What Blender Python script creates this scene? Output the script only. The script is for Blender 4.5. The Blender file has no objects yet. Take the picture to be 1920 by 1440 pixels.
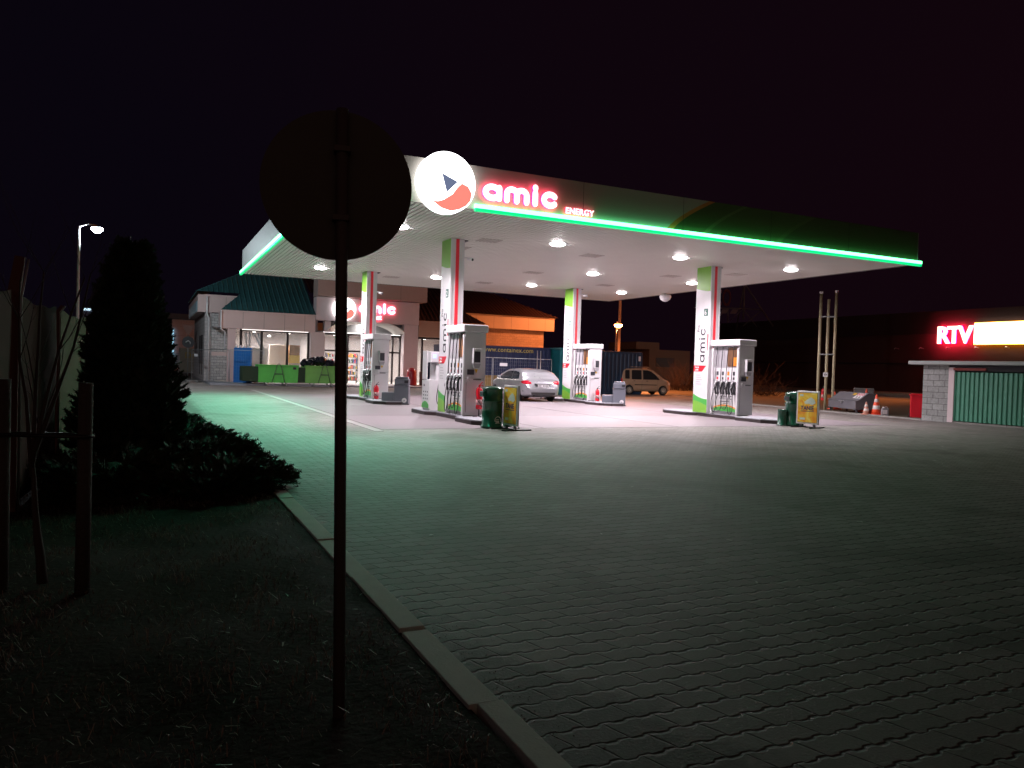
import bpy, bmesh, math, random
from mathutils import Vector, Matrix, noise
R = random.Random(7)
PI = math.pi
C = bpy.context.scene.collection

# ---------------------------------------------------------------- camera
YAW, PITCH, ROLL, FPX = 0.44374, 0.021845, 0.030039, 1433.2
fw = Vector((math.sin(YAW)*math.cos(PITCH), math.cos(YAW)*math.cos(PITCH), -math.sin(PITCH)))
r0 = Vector((math.cos(YAW), -math.sin(YAW), 0)); u0 = r0.cross(fw)
rt = r0*math.cos(ROLL)+u0*math.sin(ROLL); up = -r0*math.sin(ROLL)+u0*math.cos(ROLL)
cd = bpy.data.cameras.new('camera'); cam = bpy.data.objects.new('camera', cd); C.objects.link(cam)
cd.sensor_width = 36; cd.lens = FPX/1920*36; cd.clip_end = 2000; cd.clip_start = 0.05
m3 = Matrix((rt, up, -fw)).transposed()
cam.matrix_world = Matrix.Translation((0, 0, 1.45)) @ m3.to_4x4()
bpy.context.scene.camera = cam

# ---------------------------------------------------------------- night sky
W = bpy.data.worlds.new('World'); bpy.context.scene.world = W; W.use_nodes = True
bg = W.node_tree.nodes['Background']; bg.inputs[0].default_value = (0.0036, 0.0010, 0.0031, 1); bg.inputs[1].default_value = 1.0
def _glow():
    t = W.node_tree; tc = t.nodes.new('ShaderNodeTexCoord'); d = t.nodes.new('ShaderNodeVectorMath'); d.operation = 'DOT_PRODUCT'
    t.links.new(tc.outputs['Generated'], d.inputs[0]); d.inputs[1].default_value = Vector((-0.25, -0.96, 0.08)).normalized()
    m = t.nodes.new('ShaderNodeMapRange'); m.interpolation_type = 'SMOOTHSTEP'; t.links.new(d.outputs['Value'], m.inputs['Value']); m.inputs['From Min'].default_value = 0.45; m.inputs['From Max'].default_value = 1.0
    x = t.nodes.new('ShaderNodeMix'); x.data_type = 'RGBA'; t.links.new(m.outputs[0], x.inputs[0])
    x.inputs[6].default_value = (0.0036, 0.0010, 0.0031, 1); x.inputs[7].default_value = (0.08, 0.043, 0.032, 1)   # warm glow added low in the unseen sky behind the camera, as fill light
    sx = t.nodes.new('ShaderNodeVectorMath'); sx.operation = 'DOT_PRODUCT'; t.links.new(tc.outputs['Generated'], sx.inputs[0]); sx.inputs[1].default_value = (0.9, -0.43, 0)
    m2 = t.nodes.new('ShaderNodeMapRange'); t.links.new(sx.outputs['Value'], m2.inputs['Value']); m2.inputs['From Min'].default_value = -0.5; m2.inputs['From Max'].default_value = 0.55
    nz = t.nodes.new('ShaderNodeTexNoise'); nz.inputs['Scale'].default_value = 2.2; nz.inputs['Detail'].default_value = 4; t.links.new(tc.outputs['Generated'], nz.inputs['Vector'])
    ad = t.nodes.new('ShaderNodeMath'); ad.operation = 'MULTIPLY_ADD'; t.links.new(nz.outputs['Fac'], ad.inputs[0]); ad.inputs[1].default_value = 0.5; ad.inputs[2].default_value = -0.25
    a2 = t.nodes.new('ShaderNodeMath'); a2.operation = 'ADD'; a2.use_clamp = True; t.links.new(ad.outputs[0], a2.inputs[0]); t.links.new(m2.outputs[0], a2.inputs[1])
    y = t.nodes.new('ShaderNodeMix'); y.data_type = 'RGBA'; t.links.new(a2.outputs[0], y.inputs[0]); y.inputs[6].default_value = (0.0022, 0.0013, 0.0034, 1); y.inputs[7].default_value = (0.0048, 0.0014, 0.0030, 1)
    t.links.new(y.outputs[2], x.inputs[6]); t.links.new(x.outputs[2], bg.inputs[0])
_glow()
vs = bpy.context.scene.view_settings
vs.view_transform = 'Standard'; vs.look = 'None'; vs.exposure = 0.22; vs.gamma = 1
bpy.context.scene.cycles.max_bounces = 6
bpy.context.scene.cycles.sample_clamp_indirect = 4

def lamp(kind, name, loc, power, col, size=0.3, rot=(0, 0, 0), parent=None, spot=None, spread=PI):
    l = bpy.data.lights.new(name, kind); l.energy = power; l.color = col
    if kind == 'AREA': l.shape = 'DISK'; l.size = size; l.spread = spread
    else: l.shadow_soft_size = size
    if kind == 'SPOT': l.spot_size = spot or math.radians(150); l.spot_blend = 0.6
    o = bpy.data.objects.new(name, l); C.objects.link(o); o.location = loc; o.rotation_euler = rot
    if parent: o.parent = parent
    return o

# ---------------------------------------------------------------- materials
def nt(name):
    m = bpy.data.materials.new(name); m.use_nodes = True
    t = m.node_tree; b = t.nodes['Principled BSDF']
    return m, t, b
def N(t, typ, **kw):
    n = t.nodes.new(typ)
    for k, v in kw.items():
        if k.startswith('i_'): n.inputs[k[2:]].default_value = v
        else: setattr(n, k, v)
    return n
def M(name, col, rough=0.6, metal=0.0, var=0.12, scale=6.0, bump=0.0, bscale=40.0, coat=0.0, spec=0.5, alpha=None, trans=0.0):
    m, t, b = nt(name)
    tc = N(t, 'ShaderNodeTexCoord')
    n = N(t, 'ShaderNodeTexNoise'); n.inputs['Scale'].default_value = scale; n.inputs['Detail'].default_value = 6
    t.links.new(tc.outputs['Object'], n.inputs['Vector'])
    mx = N(t, 'ShaderNodeMix', data_type='RGBA')
    mx.inputs[6].default_value = tuple(c*(1-var) for c in col)+(1,)
    mx.inputs[7].default_value = tuple(min(1, c*(1+var)) for c in col)+(1,)
    t.links.new(n.outputs['Fac'], mx.inputs[0]); t.links.new(mx.outputs[2], b.inputs['Base Color'])
    mr = N(t, 'ShaderNodeMapRange'); mr.inputs['To Min'].default_value = max(0.02, rough-0.12*min(1, var*5)); mr.inputs['To Max'].default_value = min(1, rough+0.12*min(1, var*5))
    t.links.new(n.outputs['Fac'], mr.inputs['Value']); t.links.new(mr.outputs[0], b.inputs['Roughness'])
    b.inputs['Metallic'].default_value = metal
    b.inputs['Coat Weight'].default_value = coat
    b.inputs['Specular IOR Level'].default_value = spec
    b.inputs['Transmission Weight'].default_value = trans
    if bump:
        n2 = N(t, 'ShaderNodeTexNoise'); n2.inputs['Scale'].default_value = bscale; n2.inputs['Detail'].default_value = 5
        t.links.new(tc.outputs['Object'], n2.inputs['Vector'])
        bp = N(t, 'ShaderNodeBump'); bp.inputs['Strength'].default_value = bump; bp.inputs['Distance'].default_value = 0.02
        t.links.new(n2.outputs['Fac'], bp.inputs['Height']); t.links.new(bp.outputs[0], b.inputs['Normal'])
    return m
def E(name, col, s, base=None):
    m, t, b = nt(name)
    b.inputs['Base Color'].default_value = (base or (0.6, 0.6, 0.6))+(1,)
    b.inputs['Emission Color'].default_value = tuple(col)+(1,); b.inputs['Emission Strength'].default_value = s
    return m
white = M('white_enamel', (0.78, 0.76, 0.77), 0.35, var=0.03)
whitepanel = M('white_panel', (0.74, 0.72, 0.74), 0.3, var=0.04)
greypanel = M('grey_lacquer', (0.72, 0.70, 0.72), 0.45, var=0.04)
lilac = M('pale_grey_backing', (0.42, 0.40, 0.43), 0.4, var=0.03)
dgrey = M('dark_grey_plastic', (0.05, 0.05, 0.06), 0.45)
black = M('black_rubber', (0.012, 0.012, 0.013), 0.5)
steel = M('galvanised_steel', (0.42, 0.43, 0.44), 0.45, 0.7, var=0.15, scale=20)
chrome = M('nozzle_aluminium', (0.6, 0.6, 0.62), 0.28, 0.8)
red = M('signal_red', (0.72, 0.012, 0.03), 0.35, var=0.08)
redp = M('pillar_red', (0.80, 0.03, 0.05), 0.4, var=0.03)
green = M('leaf_green_print', (0.07, 0.42, 0.07), 0.35, var=0.03)
green2 = M('lime_print', (0.20, 0.47, 0.05), 0.35, var=0.03)
orange = M('orange_print', (0.85, 0.28, 0.02), 0.4, var=0.05)
yellow = M('yellow_print', (0.80, 0.52, 0.04), 0.4, var=0.05)
ink = M('dark_ink', (0.02, 0.02, 0.025), 0.5)
bottle = M('bottle_green_paint', (0.012, 0.085, 0.05), 0.22, var=0.15, coat=0.4)
slate = M('slate_grey_paint', (0.13, 0.14, 0.17), 0.5, var=0.1, bump=0.15, bscale=90)
islandtop = M('island_concrete', (0.27, 0.27, 0.30), 0.75, var=0.18, bump=0.25, bscale=60)
islandside = M('island_rubber_edge', (0.03, 0.018, 0.018), 0.6)
tyre = M('tyre_rubber', (0.018, 0.018, 0.019), 0.8, bump=0.2)

# ---------------------------------------------------------------- mesh builder
class MB:
    def __init__(s): s.bm = bmesh.new(); s.mi = 0
    def face(s, vs):
        v = [s.bm.verts.new(p) for p in vs]
        f = s.bm.faces.new(v); f.material_index = s.mi; return f
    def box(s, x0, x1, y0, y1, z0, z1, bev=0.0):
        b = bmesh.new(); bmesh.ops.create_cube(b, size=1)
        for v in b.verts: v.co = Vector(((x0+x1)/2+v.co.x*(x1-x0), (y0+y1)/2+v.co.y*(y1-y0), (z0+z1)/2+v.co.z*(z1-z0)))
        if bev: bmesh.ops.bevel(b, geom=list(b.edges), offset=bev, segments=2, affect='EDGES', profile=0.5)
        s.add(b); return s
    def add(s, b, mat=None):
        mp = {}
        for v in b.verts: mp[v] = s.bm.verts.new(mat @ v.co if mat else v.co)
        for f in b.faces:
            try: nf = s.bm.faces.new([mp[v] for v in f.verts]); nf.material_index = s.mi; nf.smooth = f.smooth
            except ValueError: pass
        b.free()
    def prism(s, pts, fr, d):
        """2D outline pts, extruded by d. fr=(origin,right,up,normal): base at origin, extruded along normal"""
        o, r, u, n = [Vector(q) for q in fr]
        a = [o+r*x+u*y for x, y in pts]; b = [p+n*d for p in a]
        s.face(b); s.face(a[::-1]); k = len(a)
        for i in range(k): s.face([a[i], a[(i+1) % k], b[(i+1) % k], b[i]])
        return s
    def cyl(s, p0, p1, r0, r1=None, seg=16, smooth=True):
        return s.tube([p0, p1], [r0, r0 if r1 is None else r1], seg, smooth)
    def tube(s, pts, r, seg=8, smooth=True):
        pts = [Vector(p) for p in pts]; rr = r if isinstance(r, (list, tuple)) else [r]*len(pts)
        rings = []; prev = None
        for i, p in enumerate(pts):
            d = (pts[min(i+1, len(pts)-1)]-pts[max(i-1, 0)]).normalized()
            if prev is None:
                a = d.orthogonal().normalized()
            else:
                a = (prev-d*prev.dot(d)).normalized()
            prev = a; b = d.cross(a)
            rings.append([s.bm.verts.new(p+(a*math.cos(t)+b*math.sin(t))*rr[i]) for t in [2*PI*k/seg for k in range(seg)]])
        for q, w in zip(rings, rings[1:]):
            for k in range(seg):
                f = s.bm.faces.new([q[k], q[(k+1) % seg], w[(k+1) % seg], w[k]]); f.smooth = smooth; f.material_index = s.mi
        for e in (rings[0][::-1], rings[-1]):
            f = s.bm.faces.new(e); f.material_index = s.mi
        return s
    def lathe(s, prof, c=(0, 0, 0), seg=32, smooth=True, axis='Z'):
        c = Vector(c)
        def P(r, z, t):
            if axis == 'Z': return c+Vector((r*math.cos(t), r*math.sin(t), z))
            if axis == 'Y': return c+Vector((r*math.cos(t), z, r*math.sin(t)))
            return c+Vector((z, r*math.cos(t), r*math.sin(t)))
        rings = [[s.bm.verts.new(P(r, z, 2*PI*k/seg)) for k in range(seg)] for r, z in prof]
        for q, w in zip(rings, rings[1:]):
            for k in range(seg):
                f = s.bm.faces.new([q[k], q[(k+1) % seg], w[(k+1) % seg], w[k]]); f.smooth = smooth; f.material_index = s.mi
        for e in (rings[0][::-1], rings[-1]):
            f = s.bm.faces.new(e); f.material_index = s.mi
        return s
    def build(s, name, mats, parent=None, loc=None):
        bmesh.ops.recalc_face_normals(s.bm, faces=s.bm.faces)
        me = bpy.data.meshes.new(name); s.bm.to_mesh(me); s.bm.free()
        for m in (mats if isinstance(mats, (list, tuple)) else [mats]): me.materials.append(m)
        o = bpy.data.objects.new(name, me); C.objects.link(o)
        if parent: o.parent = parent
        if loc: o.location = loc
        return o
def thing(name, label, cat, loc=(0, 0, 0), rz=0, group=None):
    o = bpy.data.objects.new(name, None); C.objects.link(o); o.location = loc; o.rotation_euler = (0, 0, rz)
    o.empty_display_size = 0.2
    return tag(o, label, cat, group)
def tag(o, label, cat, group=None):
    o['label'] = label; o['category'] = cat
    if group: o['group'] = group
    return o
def struct(o): o['kind'] = 'structure'; return o
def stuff(o, label, cat): o['kind'] = 'stuff'; o['label'] = label; o['category'] = cat; return o
def dup(root, loc, rz, label, group=None):
    r = root.copy(); C.objects.link(r); r.location = loc; r.rotation_euler = (0, 0, rz); r['label'] = label
    if group: r['group'] = group
    def rec(a, b):
        for ch in list(a.children):
            c = ch.copy(); C.objects.link(c); c.parent = b; rec(ch, c)
    rec(root, r); return r
def spline(P, n=6):
    P = [Vector(p) for p in P]; out = []
    for i in range(len(P)-1):
        a = P[max(i-1, 0)]; b = P[i]; c = P[i+1]; d = P[min(i+2, len(P)-1)]
        for k in range(n):
            t = k/n
            out.append(0.5*((2*b)+(c-a)*t+(2*a-5*b+4*c-d)*t*t+(3*b-a-3*c+d)*t**3))
    return out+[P[-1]]
NX = lambda o: (o, (0, -1, 0), (0, 0, 1), (-1, 0, 0))      # frame of a face looking to -X
NY = lambda o: (o, (1, 0, 0), (0, 0, 1), (0, -1, 0))       # frame of a face looking to -Y
VX = lambda o: (o, (0, 0, 1), (0, 1, 0), (-1, 0, 0))       # -X face, writing turned to run upwards
def text(mb, s, fr, size, depth=0.004, bold=0.0, align='LEFT', squash=1.0, space=1.0):
    cu = bpy.data.curves.new('t', 'FONT'); cu.body = s; cu.size = size; cu.extrude = depth/2; cu.offset = bold; cu.align_x = align; cu.space_character = space
    cu.resolution_u = 3
    o = bpy.data.objects.new('t', cu); C.objects.link(o)
    dg = bpy.context.evaluated_depsgraph_get(); me = bpy.data.meshes.new_from_object(o.evaluated_get(dg))
    bpy.data.objects.remove(o); bpy.data.curves.remove(cu)
    b = bmesh.new(); b.from_mesh(me); bpy.data.meshes.remove(me)
    o_, r, u, n = [Vector(q) for q in fr]
    mt = Matrix(((r.x*squash, u.x, n.x, 0), (r.y*squash, u.y, n.y, 0), (r.z*squash, u.z, n.z, 0), (0, 0, 0, 1))); mt = Matrix.Translation(o_+n*depth/2) @ mt
    mb.add(b, mt)
def arc(cx, cy, r, a0, a1, n=10, ry=None):
    return [(cx+r*math.cos(math.radians(a0+(a1-a0)*i/n)), cy+(ry or r)*math.sin(math.radians(a0+(a1-a0)*i/n))) for i in range(n+1)]
GLYPH = {   # rounded sans letters as strokes, x-height 1
 'a': (1.12, [arc(0.5, 0.5, 0.46, 0, 360, 20, 0.42), [(0.96, 0.9), (0.96, 0.08)]]),
 'm': (1.62, [[(0.06, 0.06), (0.06, 0.62)]+arc(0.40, 0.58, 0.34, 180, 0, 10)+[(0.74, 0.06)], [(0.74, 0.06), (0.74, 0.58)]+arc(1.08, 0.58, 0.34, 180, 0, 10)+[(1.42, 0.06)]]),
 'i': (0.36, [[(0.1, 0.06), (0.1, 0.90)], [(0.1, 1.27), (0.1, 1.32)]]),
 'c': (1.0, [arc(0.5, 0.5, 0.44, 42, 318, 16, 0.43)]),
}
def strokes(mb, word, fr, h, w, flat=0.3, lift=0.0, sx=1.0):
    o_, r, u, n = [Vector(q) for q in fr]; x = 0
    for ch in word:
        adv, lines = GLYPH[ch]
        for ln in lines:
            b = MB(); b.mi = 0
            b.tube([Vector(((x+px)*h*sx, py*h, 0)) for px, py in ln], w*h, 10)
            closed = (Vector(ln[0])-Vector(ln[-1])).length < 0.01
            if not closed:
                for q in (ln[0], ln[-1]):
                    bb = bmesh.new(); bmesh.ops.create_uvsphere(bb, u_segments=10, v_segments=6, radius=w*h*0.99)
                    for f in bb.faces: f.smooth = True
                    b.add(bb, Matrix.Translation(((x+q[0])*h*sx, q[1]*h, 0)))
            mt = Matrix(((r.x, u.x, n.x*flat, 0), (r.y, u.y, n.y*flat, 0), (r.z, u.z, n.z*flat, 0), (0, 0, 0, 1)))
            mb.add(b.bm, Matrix.Translation(o_+n*lift) @ mt)
        x += adv + 0.30

# ================================================================ GROUND
def paving_mat():
    m, t, b = nt('interlocking_pavers')
    tc = N(t, 'ShaderNodeTexCoord'); sp = N(t, 'ShaderNodeSeparateXYZ'); t.links.new(tc.outputs['Object'], sp.inputs[0])
    def math_(op, a, b_=None, c_=None):
        n = N(t, 'ShaderNodeMath', operation=op)
        for i, v in enumerate((a, b_, c_)):
            if v is None: continue
            if isinstance(v, (int, float)): n.inputs[i].default_value = v
            else: t.links.new(v, n.inputs[i])
        return n.outputs[0]
    x, y = sp.outputs[0], sp.outputs[1]
    wn = N(t, 'ShaderNodeTexNoise'); wn.inputs['Scale'].default_value = 2.2; wn.inputs['Detail'].default_value = 3
    t.links.new(tc.outputs['Object'], wn.inputs['Vector'])
    wob = math_('MULTIPLY', math_('SUBTRACT', wn.outputs['Fac'], 0.5), 0.035)
    sn = math_('SINE', math_('MULTIPLY', math_('ADD', x, wob), 2*PI/0.125))
    zig = math_('MAXIMUM', math_('MINIMUM', math_('MULTIPLY', sn, 2.4), 1.0), -1.0)
    y2 = math_('ADD', math_('ADD', y, math_('MULTIPLY', zig, 0.0068)), wob)
    ROW, BW = 0.138, 0.250
    row = math_('FLOOR', math_('DIVIDE', y2, ROW))
    fy = math_('SUBTRACT', math_('DIVIDE', y2, ROW), row)
    off = math_('MULTIPLY', math_('MODULO', row, 2.0), BW/2)
    # end joints lean back and forth
    x2 = math_('ADD', math_('ADD', math_('ADD', x, off), math_('MULTIPLY', fy, 0.045)), wob)
    fx0 = math_('DIVIDE', x2, BW); col = math_('FLOOR', fx0); fx = math_('SUBTRACT', fx0, col)
    dy = math_('MULTIPLY', math_('MINIMUM', fy, math_('SUBTRACT', 1.0, fy)), ROW)
    dx = math_('MULTIPLY', math_('MINIMUM', fx, math_('SUBTRACT', 1.0, fx)), BW)
    d = math_('MINIMUM', dy, math_('MULTIPLY_ADD', dx, 1.6, 0.0015))
    jw = N(t, 'ShaderNodeTexNoise'); jw.inputs['Scale'].default_value = 8; jw.inputs['Detail'].default_value = 3; t.links.new(tc.outputs['Object'], jw.inputs['Vector'])
    mr = N(t, 'ShaderNodeMapRange', interpolation_type='SMOOTHSTEP'); t.links.new(d, mr.inputs['Value'])
    mr.inputs['From Min'].default_value = 0.001
    t.links.new(math_('MAXIMUM', math_('MULTIPLY_ADD', jw.outputs['Fac'], 0.042, -0.0070), 0.0035), mr.inputs['From Max'])
    cb = N(t, 'ShaderNodeCombineXYZ'); t.links.new(col, cb.inputs[0]); t.links.new(row, cb.inputs[1])
    wnz = N(t, 'ShaderNodeTexWhiteNoise', noise_dimensions='2D'); t.links.new(cb.outputs[0], wnz.inputs[0])
    big = N(t, 'ShaderNodeTexNoise'); big.inputs['Scale'].default_value = 0.9; big.inputs['Detail'].default_value = 8; big.inputs['Roughness'].default_value = 0.65
    t.links.new(tc.outputs['Object'], big.inputs['Vector'])
    fine = N(t, 'ShaderNodeTexNoise'); fine.inputs['Scale'].default_value = 70; fine.inputs['Detail'].default_value = 4
    t.links.new(tc.outputs['Object'], fine.inputs['Vector'])
    v = math_('ADD', math_('ADD', math_('MULTIPLY', wnz.outputs[0], 0.10), math_('MULTIPLY', big.outputs['Fac'], 0.22)), math_('MULTIPLY', fine.outputs['Fac'], 0.12))
    cr = N(t, 'ShaderNodeValToRGB'); t.links.new(v, cr.inputs[0])
    cr.color_ramp.elements[0].position = 0.10; cr.color_ramp.elements[0].color = (0.15, 0.145, 0.13, 1)
    cr.color_ramp.elements[1].position = 0.36; cr.color_ramp.elements[1].color = (0.335, 0.305, 0.285, 1)
    mx = N(t, 'ShaderNodeMix', data_type='RGBA'); mx.inputs[6].default_value = (0.045, 0.042, 0.036, 1)
    t.links.new(mr.outputs[0], mx.inputs[0]); t.links.new(cr.outputs[0], mx.inputs[7])
    dn = N(t, 'ShaderNodeTexNoise'); dn.inputs['Scale'].default_value = 3.5; dn.inputs['Detail'].default_value = 7; dn.inputs['Roughness'].default_value = 0.7; t.links.new(tc.outputs['Object'], dn.inputs['Vector'])
    edge = math_('SUBTRACT', math_('ADD', 1.42, math_('MULTIPLY', math_('MAXIMUM', math_('SUBTRACT', 4.6, y), 0.02), 0.33)), x)      # soil washed onto the blocks beside the near kerb
    soil_ = N(t, 'ShaderNodeMapRange', interpolation_type='SMOOTHSTEP'); t.links.new(math_('ADD', edge, math_('MULTIPLY', math_('SUBTRACT', dn.outputs['Fac'], 0.5), 0.9)), soil_.inputs['Value']); soil_.inputs['From Min'].default_value = -0.05; soil_.inputs['From Max'].default_value = 0.30; soil_.inputs['To Max'].default_value = 0.85
    st_ = N(t, 'ShaderNodeTexNoise'); st_.inputs['Scale'].default_value = 0.55; st_.inputs['Detail'].default_value = 5; st_.inputs['Distortion'].default_value = 0.6; t.links.new(tc.outputs['Object'], st_.inputs['Vector'])
    oil = N(t, 'ShaderNodeMapRange', interpolation_type='SMOOTHSTEP'); t.links.new(st_.outputs['Fac'], oil.inputs['Value']); oil.inputs['From Min'].default_value = 0.51; oil.inputs['From Max'].default_value = 0.68; oil.inputs['To Max'].default_value = 0.38
    m1 = N(t, 'ShaderNodeMix', data_type='RGBA'); t.links.new(math_('MAXIMUM', soil_.outputs[0], oil.outputs[0]), m1.inputs[0]); t.links.new(mx.outputs[2], m1.inputs[6]); m1.inputs[7].default_value = (0.06, 0.052, 0.042, 1)
    t.links.new(m1.outputs[2], b.inputs['Base Color'])
    b.inputs['Roughness'].default_value = 0.72
    h = math_('ADD', math_('ADD', mr.outputs[0], math_('MULTIPLY', fine.outputs['Fac'], 0.45)), math_('MULTIPLY', wnz.outputs[0], 0.35))
    bp = N(t, 'ShaderNodeBump'); bp.inputs['Strength'].default_value = 0.6; bp.inputs['Distance'].default_value = 0.008
    t.links.new(h, bp.inputs['Height']); t.links.new(bp.outputs[0], b.inputs['Normal'])
    return m
soil = M('bare_soil', (0.10, 0.075, 0.05), 0.95, var=0.4, scale=1.5, bump=0.6, bscale=8)
g = MB(); g.face([(-600, -200, -0.25), (900, -200, -0.25), (900, 1200, -0.25), (-600, 1200, -0.25)])
struct(g.build('ground', soil))
pave = paving_mat()
kerb_r = [(24.85, -30), (24.85, 18.3), (25.15, 22), (26.2, 28.6), (28.3, 34.5), (30.6, 41), (36, 55), (42, 70)]
g = MB(); pts = [(1.4, -20, 0)]+[(x, y, 0) for x, y in kerb_r]+[(42, 120, 0), (-30, 120, 0), (-30, 30, 0), (-3, 24, 0), (0.6, 19, 0), (1.4, 16, 0)]
g.face(pts); struct(g.build('forecourt_paving', pave))
g = MB()
for k in range(46):
    x = R.uniform(1.8, 16); y = R.uniform(2.5, 15.5); a = R.random()*3.1; l = R.uniform(.006, .028); w = l*R.uniform(.2, .7)
    c, s_ = math.cos(a), math.sin(a); z = R.uniform(.003, .008)
    g.face([(x+c*l-s_*w, y+s_*l+c*w, z), (x-c*l-s_*w, y-s_*l+c*w, .003), (x-c*l+s_*w, y-s_*l-c*w, z), (x+c*l+s_*w, y+s_*l-c*w, .004)])
stuff(g.build('litter', M('pale_litter', (.55, .53, .5), .7, var=.4, scale=30)), 'tiny pale scraps of litter scattered over the block paving', 'litter')
# concrete slab below the canopy and its edging strip
slabm = M('fuel_proof_concrete', (0.190, 0.160, 0.172), 0.6, var=0.22, scale=0.7, bump=0.1, bscale=50)
g = MB()
for i in range(4):
    for j in range(4):
        x0 = 4.62+i*4.05; y0 = 16.35+j*4.5
        g.box(x0+0.012, x0+4.03, y0+0.012, y0+4.48, -0.05, 0.004)
struct(g.build('concrete_slab', slabm))
g = MB()
for k in range(22): g.box(4.36, 4.56, 15.9+k*1.0, 15.9+k*1.0+0.985, -0.05, 0.006)
struct(g.build('drain_channel', M('pale_channel_stone', (0.33, 0.31, 0.30), 0.7, var=0.15, scale=8)))
# left kerb of long flush stones, lawn lies lower
kerbm = M('kerb_concrete', (0.56, 0.56, 0.50), 0.85, var=0.22, scale=7, bump=0.15, bscale=70)
g = MB(); ys = [-1.0, 0.0, 0.98, 1.97, 2.96, 3.96, 5.06, 6.19, 7.2, 8.2, 9.2, 10.2, 11.2, 12.2, 13.2, 14.2, 15.2]
for i in range(len(ys)-1):
    o = [0.012, 0.0, 0.03, 0.035, 0.0, 0.0, 0.01, 0.0][i % 8]; gap = 0.045 if i == 4 else 0.007
    x0 = 1.25+(0.035 if i in (2, 3) else 0.0); dz = [0, .004, -.003, 0.006][i % 4]
    g.box(x0, 1.395+(0.008 if i in (3,) else 0), ys[i]+0.003, ys[i+1]-gap, -0.2, 0.012+dz, 0.004)
struct(g.build('kerb', kerbm))
g = MB()
for a, b_ in zip(kerb_r, kerb_r[1:]):
    a = Vector((a[0], a[1], 0)); b2 = Vector((b_[0], b_[1], 0)); d = (b2-a); L = d.length; d.normalize(); n = Vector((d.y, -d.x, 0))
    k = max(1, int(L/1.0))
    for i in range(k):
        p = a+d*(L*i/k+0.006); q = a+d*(L*(i+1)/k-0.006)
        zz = 0.055
        v = [p, q, q+n*0.15, p+n*0.15]
        g.face([w+Vector((0, 0, zz)) for w in v]); g.face([v[0], v[1], v[1]+Vector((0, 0, zz)), v[0]+Vector((0, 0, zz))])
        g.face([v[3]+Vector((0, 0, -.1)), v[2]+Vector((0, 0, -.1)), v[2]+Vector((0, 0, zz)), v[3]+Vector((0, 0, zz))])
        for e in ((0, 3), (1, 2)): g.face([v[e[0]], v[e[1]], v[e[1]]+Vector((0, 0, zz)), v[e[0]]+Vector((0, 0, zz))])
struct(g.build('forecourt_kerb', M('grey_kerb_stone', (0.25, 0.24, 0.22), 0.85, var=0.25, bump=0.3)))
# verge beyond the right kerb
g = MB(); pts = [(x+0.15, y, 0.03) for x, y in kerb_r]+[(75, 120, 0.03), (75, -30, 0.03)]
g.face(pts); struct(g.build('verge', M('worn_verge_grass', (0.11, 0.085, 0.05), 0.95, var=0.45, scale=2.5, bump=0.8, bscale=20)))
g = MB(); g.box(48, 60, -30, 130, 0.0, 0.04); struct(g.build('road', M('asphalt', (0.05, 0.048, 0.048), 0.8, var=0.2, bump=0.2)))
# lawn as an uneven sheet on the left
def lawn_z(x, y): return -0.005-0.07*min(1, max(0, (1.15-x)/1.2))+0.03*min(1, max(0.1, (1.28-x)/.6))*noise.noise(Vector((x*1.3, y*1.3, 0)))+0.02*noise.noise(Vector((x*4, y*4, 3)))
g = MB(); NXX, NYY = 60, 110; vv = {}
for i in range(NXX+1):
    for j in range(NYY+1):
        x = 1.262-9*(i/NXX)**1.4; y = -1+21*(j/NYY)
        vv[i, j] = g.bm.verts.new((x, y, lawn_z(x, y)+0.0))
for i in range(NXX):
    for j in range(NYY):
        f = g.bm.faces.new([vv[i, j], vv[i+1, j], vv[i+1, j+1], vv[i, j+1]]); f.smooth = True
struct(g.build('lawn', M('winter_lawn_soil', (0.035, 0.023, 0.017), 0.95, var=0.6, scale=4, bump=0.4, bscale=25, spec=0.1)))
grassm = M('withered_grass', (0.27, 0.21, 0.16), 0.6, var=0.9, scale=30)
g = MB()
for k in range(34000):
    t = R.random(); y = 0.8+9.5*t**1.3; x = 1.22-R.random()**0.9*(2.6+0.15*y)
    c = noise.noise(Vector((x*2.3, y*2.3, 9)))
    if R.random() > 0.55+c*1.3: continue
    h = (0.012+0.032*R.random()**2)*(1+max(0, c)); a = R.random()*2*PI; w = 0.001+0.0013*R.random()
    ln = h*(0.4+1.6*R.random()); d = Vector((math.cos(a), math.sin(a), 0)); s = Vector((-d.y, d.x, 0))*w
    z = lawn_z(x, y)-0.004; p = Vector((x, y, z)); q = p+d*ln*0.5+Vector((0, 0, h)); e = p+d*ln+Vector((0, 0, h*(0.5+0.6*R.random())))
    a1, a2, b1, b2, c1 = [g.bm.verts.new(t_) for t_ in (p-s, p+s, q-s*.8, q+s*.8, e)]
    g.bm.faces.new([a1, a2, b2, b1]); g.bm.faces.new([b1, b2, c1])
g.mi = 1
for k in range(1300):
    t = R.random(); y = 1.0+8*t; x = 1.2-R.random()*(2.4+0.12*y); a = R.random()*2*PI; d = Vector((math.cos(a), math.sin(a), R.uniform(0, .8))); ln = R.uniform(.015, .06); s = d.cross(Vector((0, 0, 1))).normalized()*R.uniform(.0012, .003)
    p = Vector((x, y, lawn_z(x, y)+.02+.03*R.random())); q = p+d*ln; g.face([p-s, p+s, q+s*.4, q-s*.4])
stuff(g.build('grass', [grassm, M('bleached_grass', (.42, .38, .28), .5, var=.3)]), 'sparse withered grass blades on the dark lawn left of the kerb', 'grass')
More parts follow.
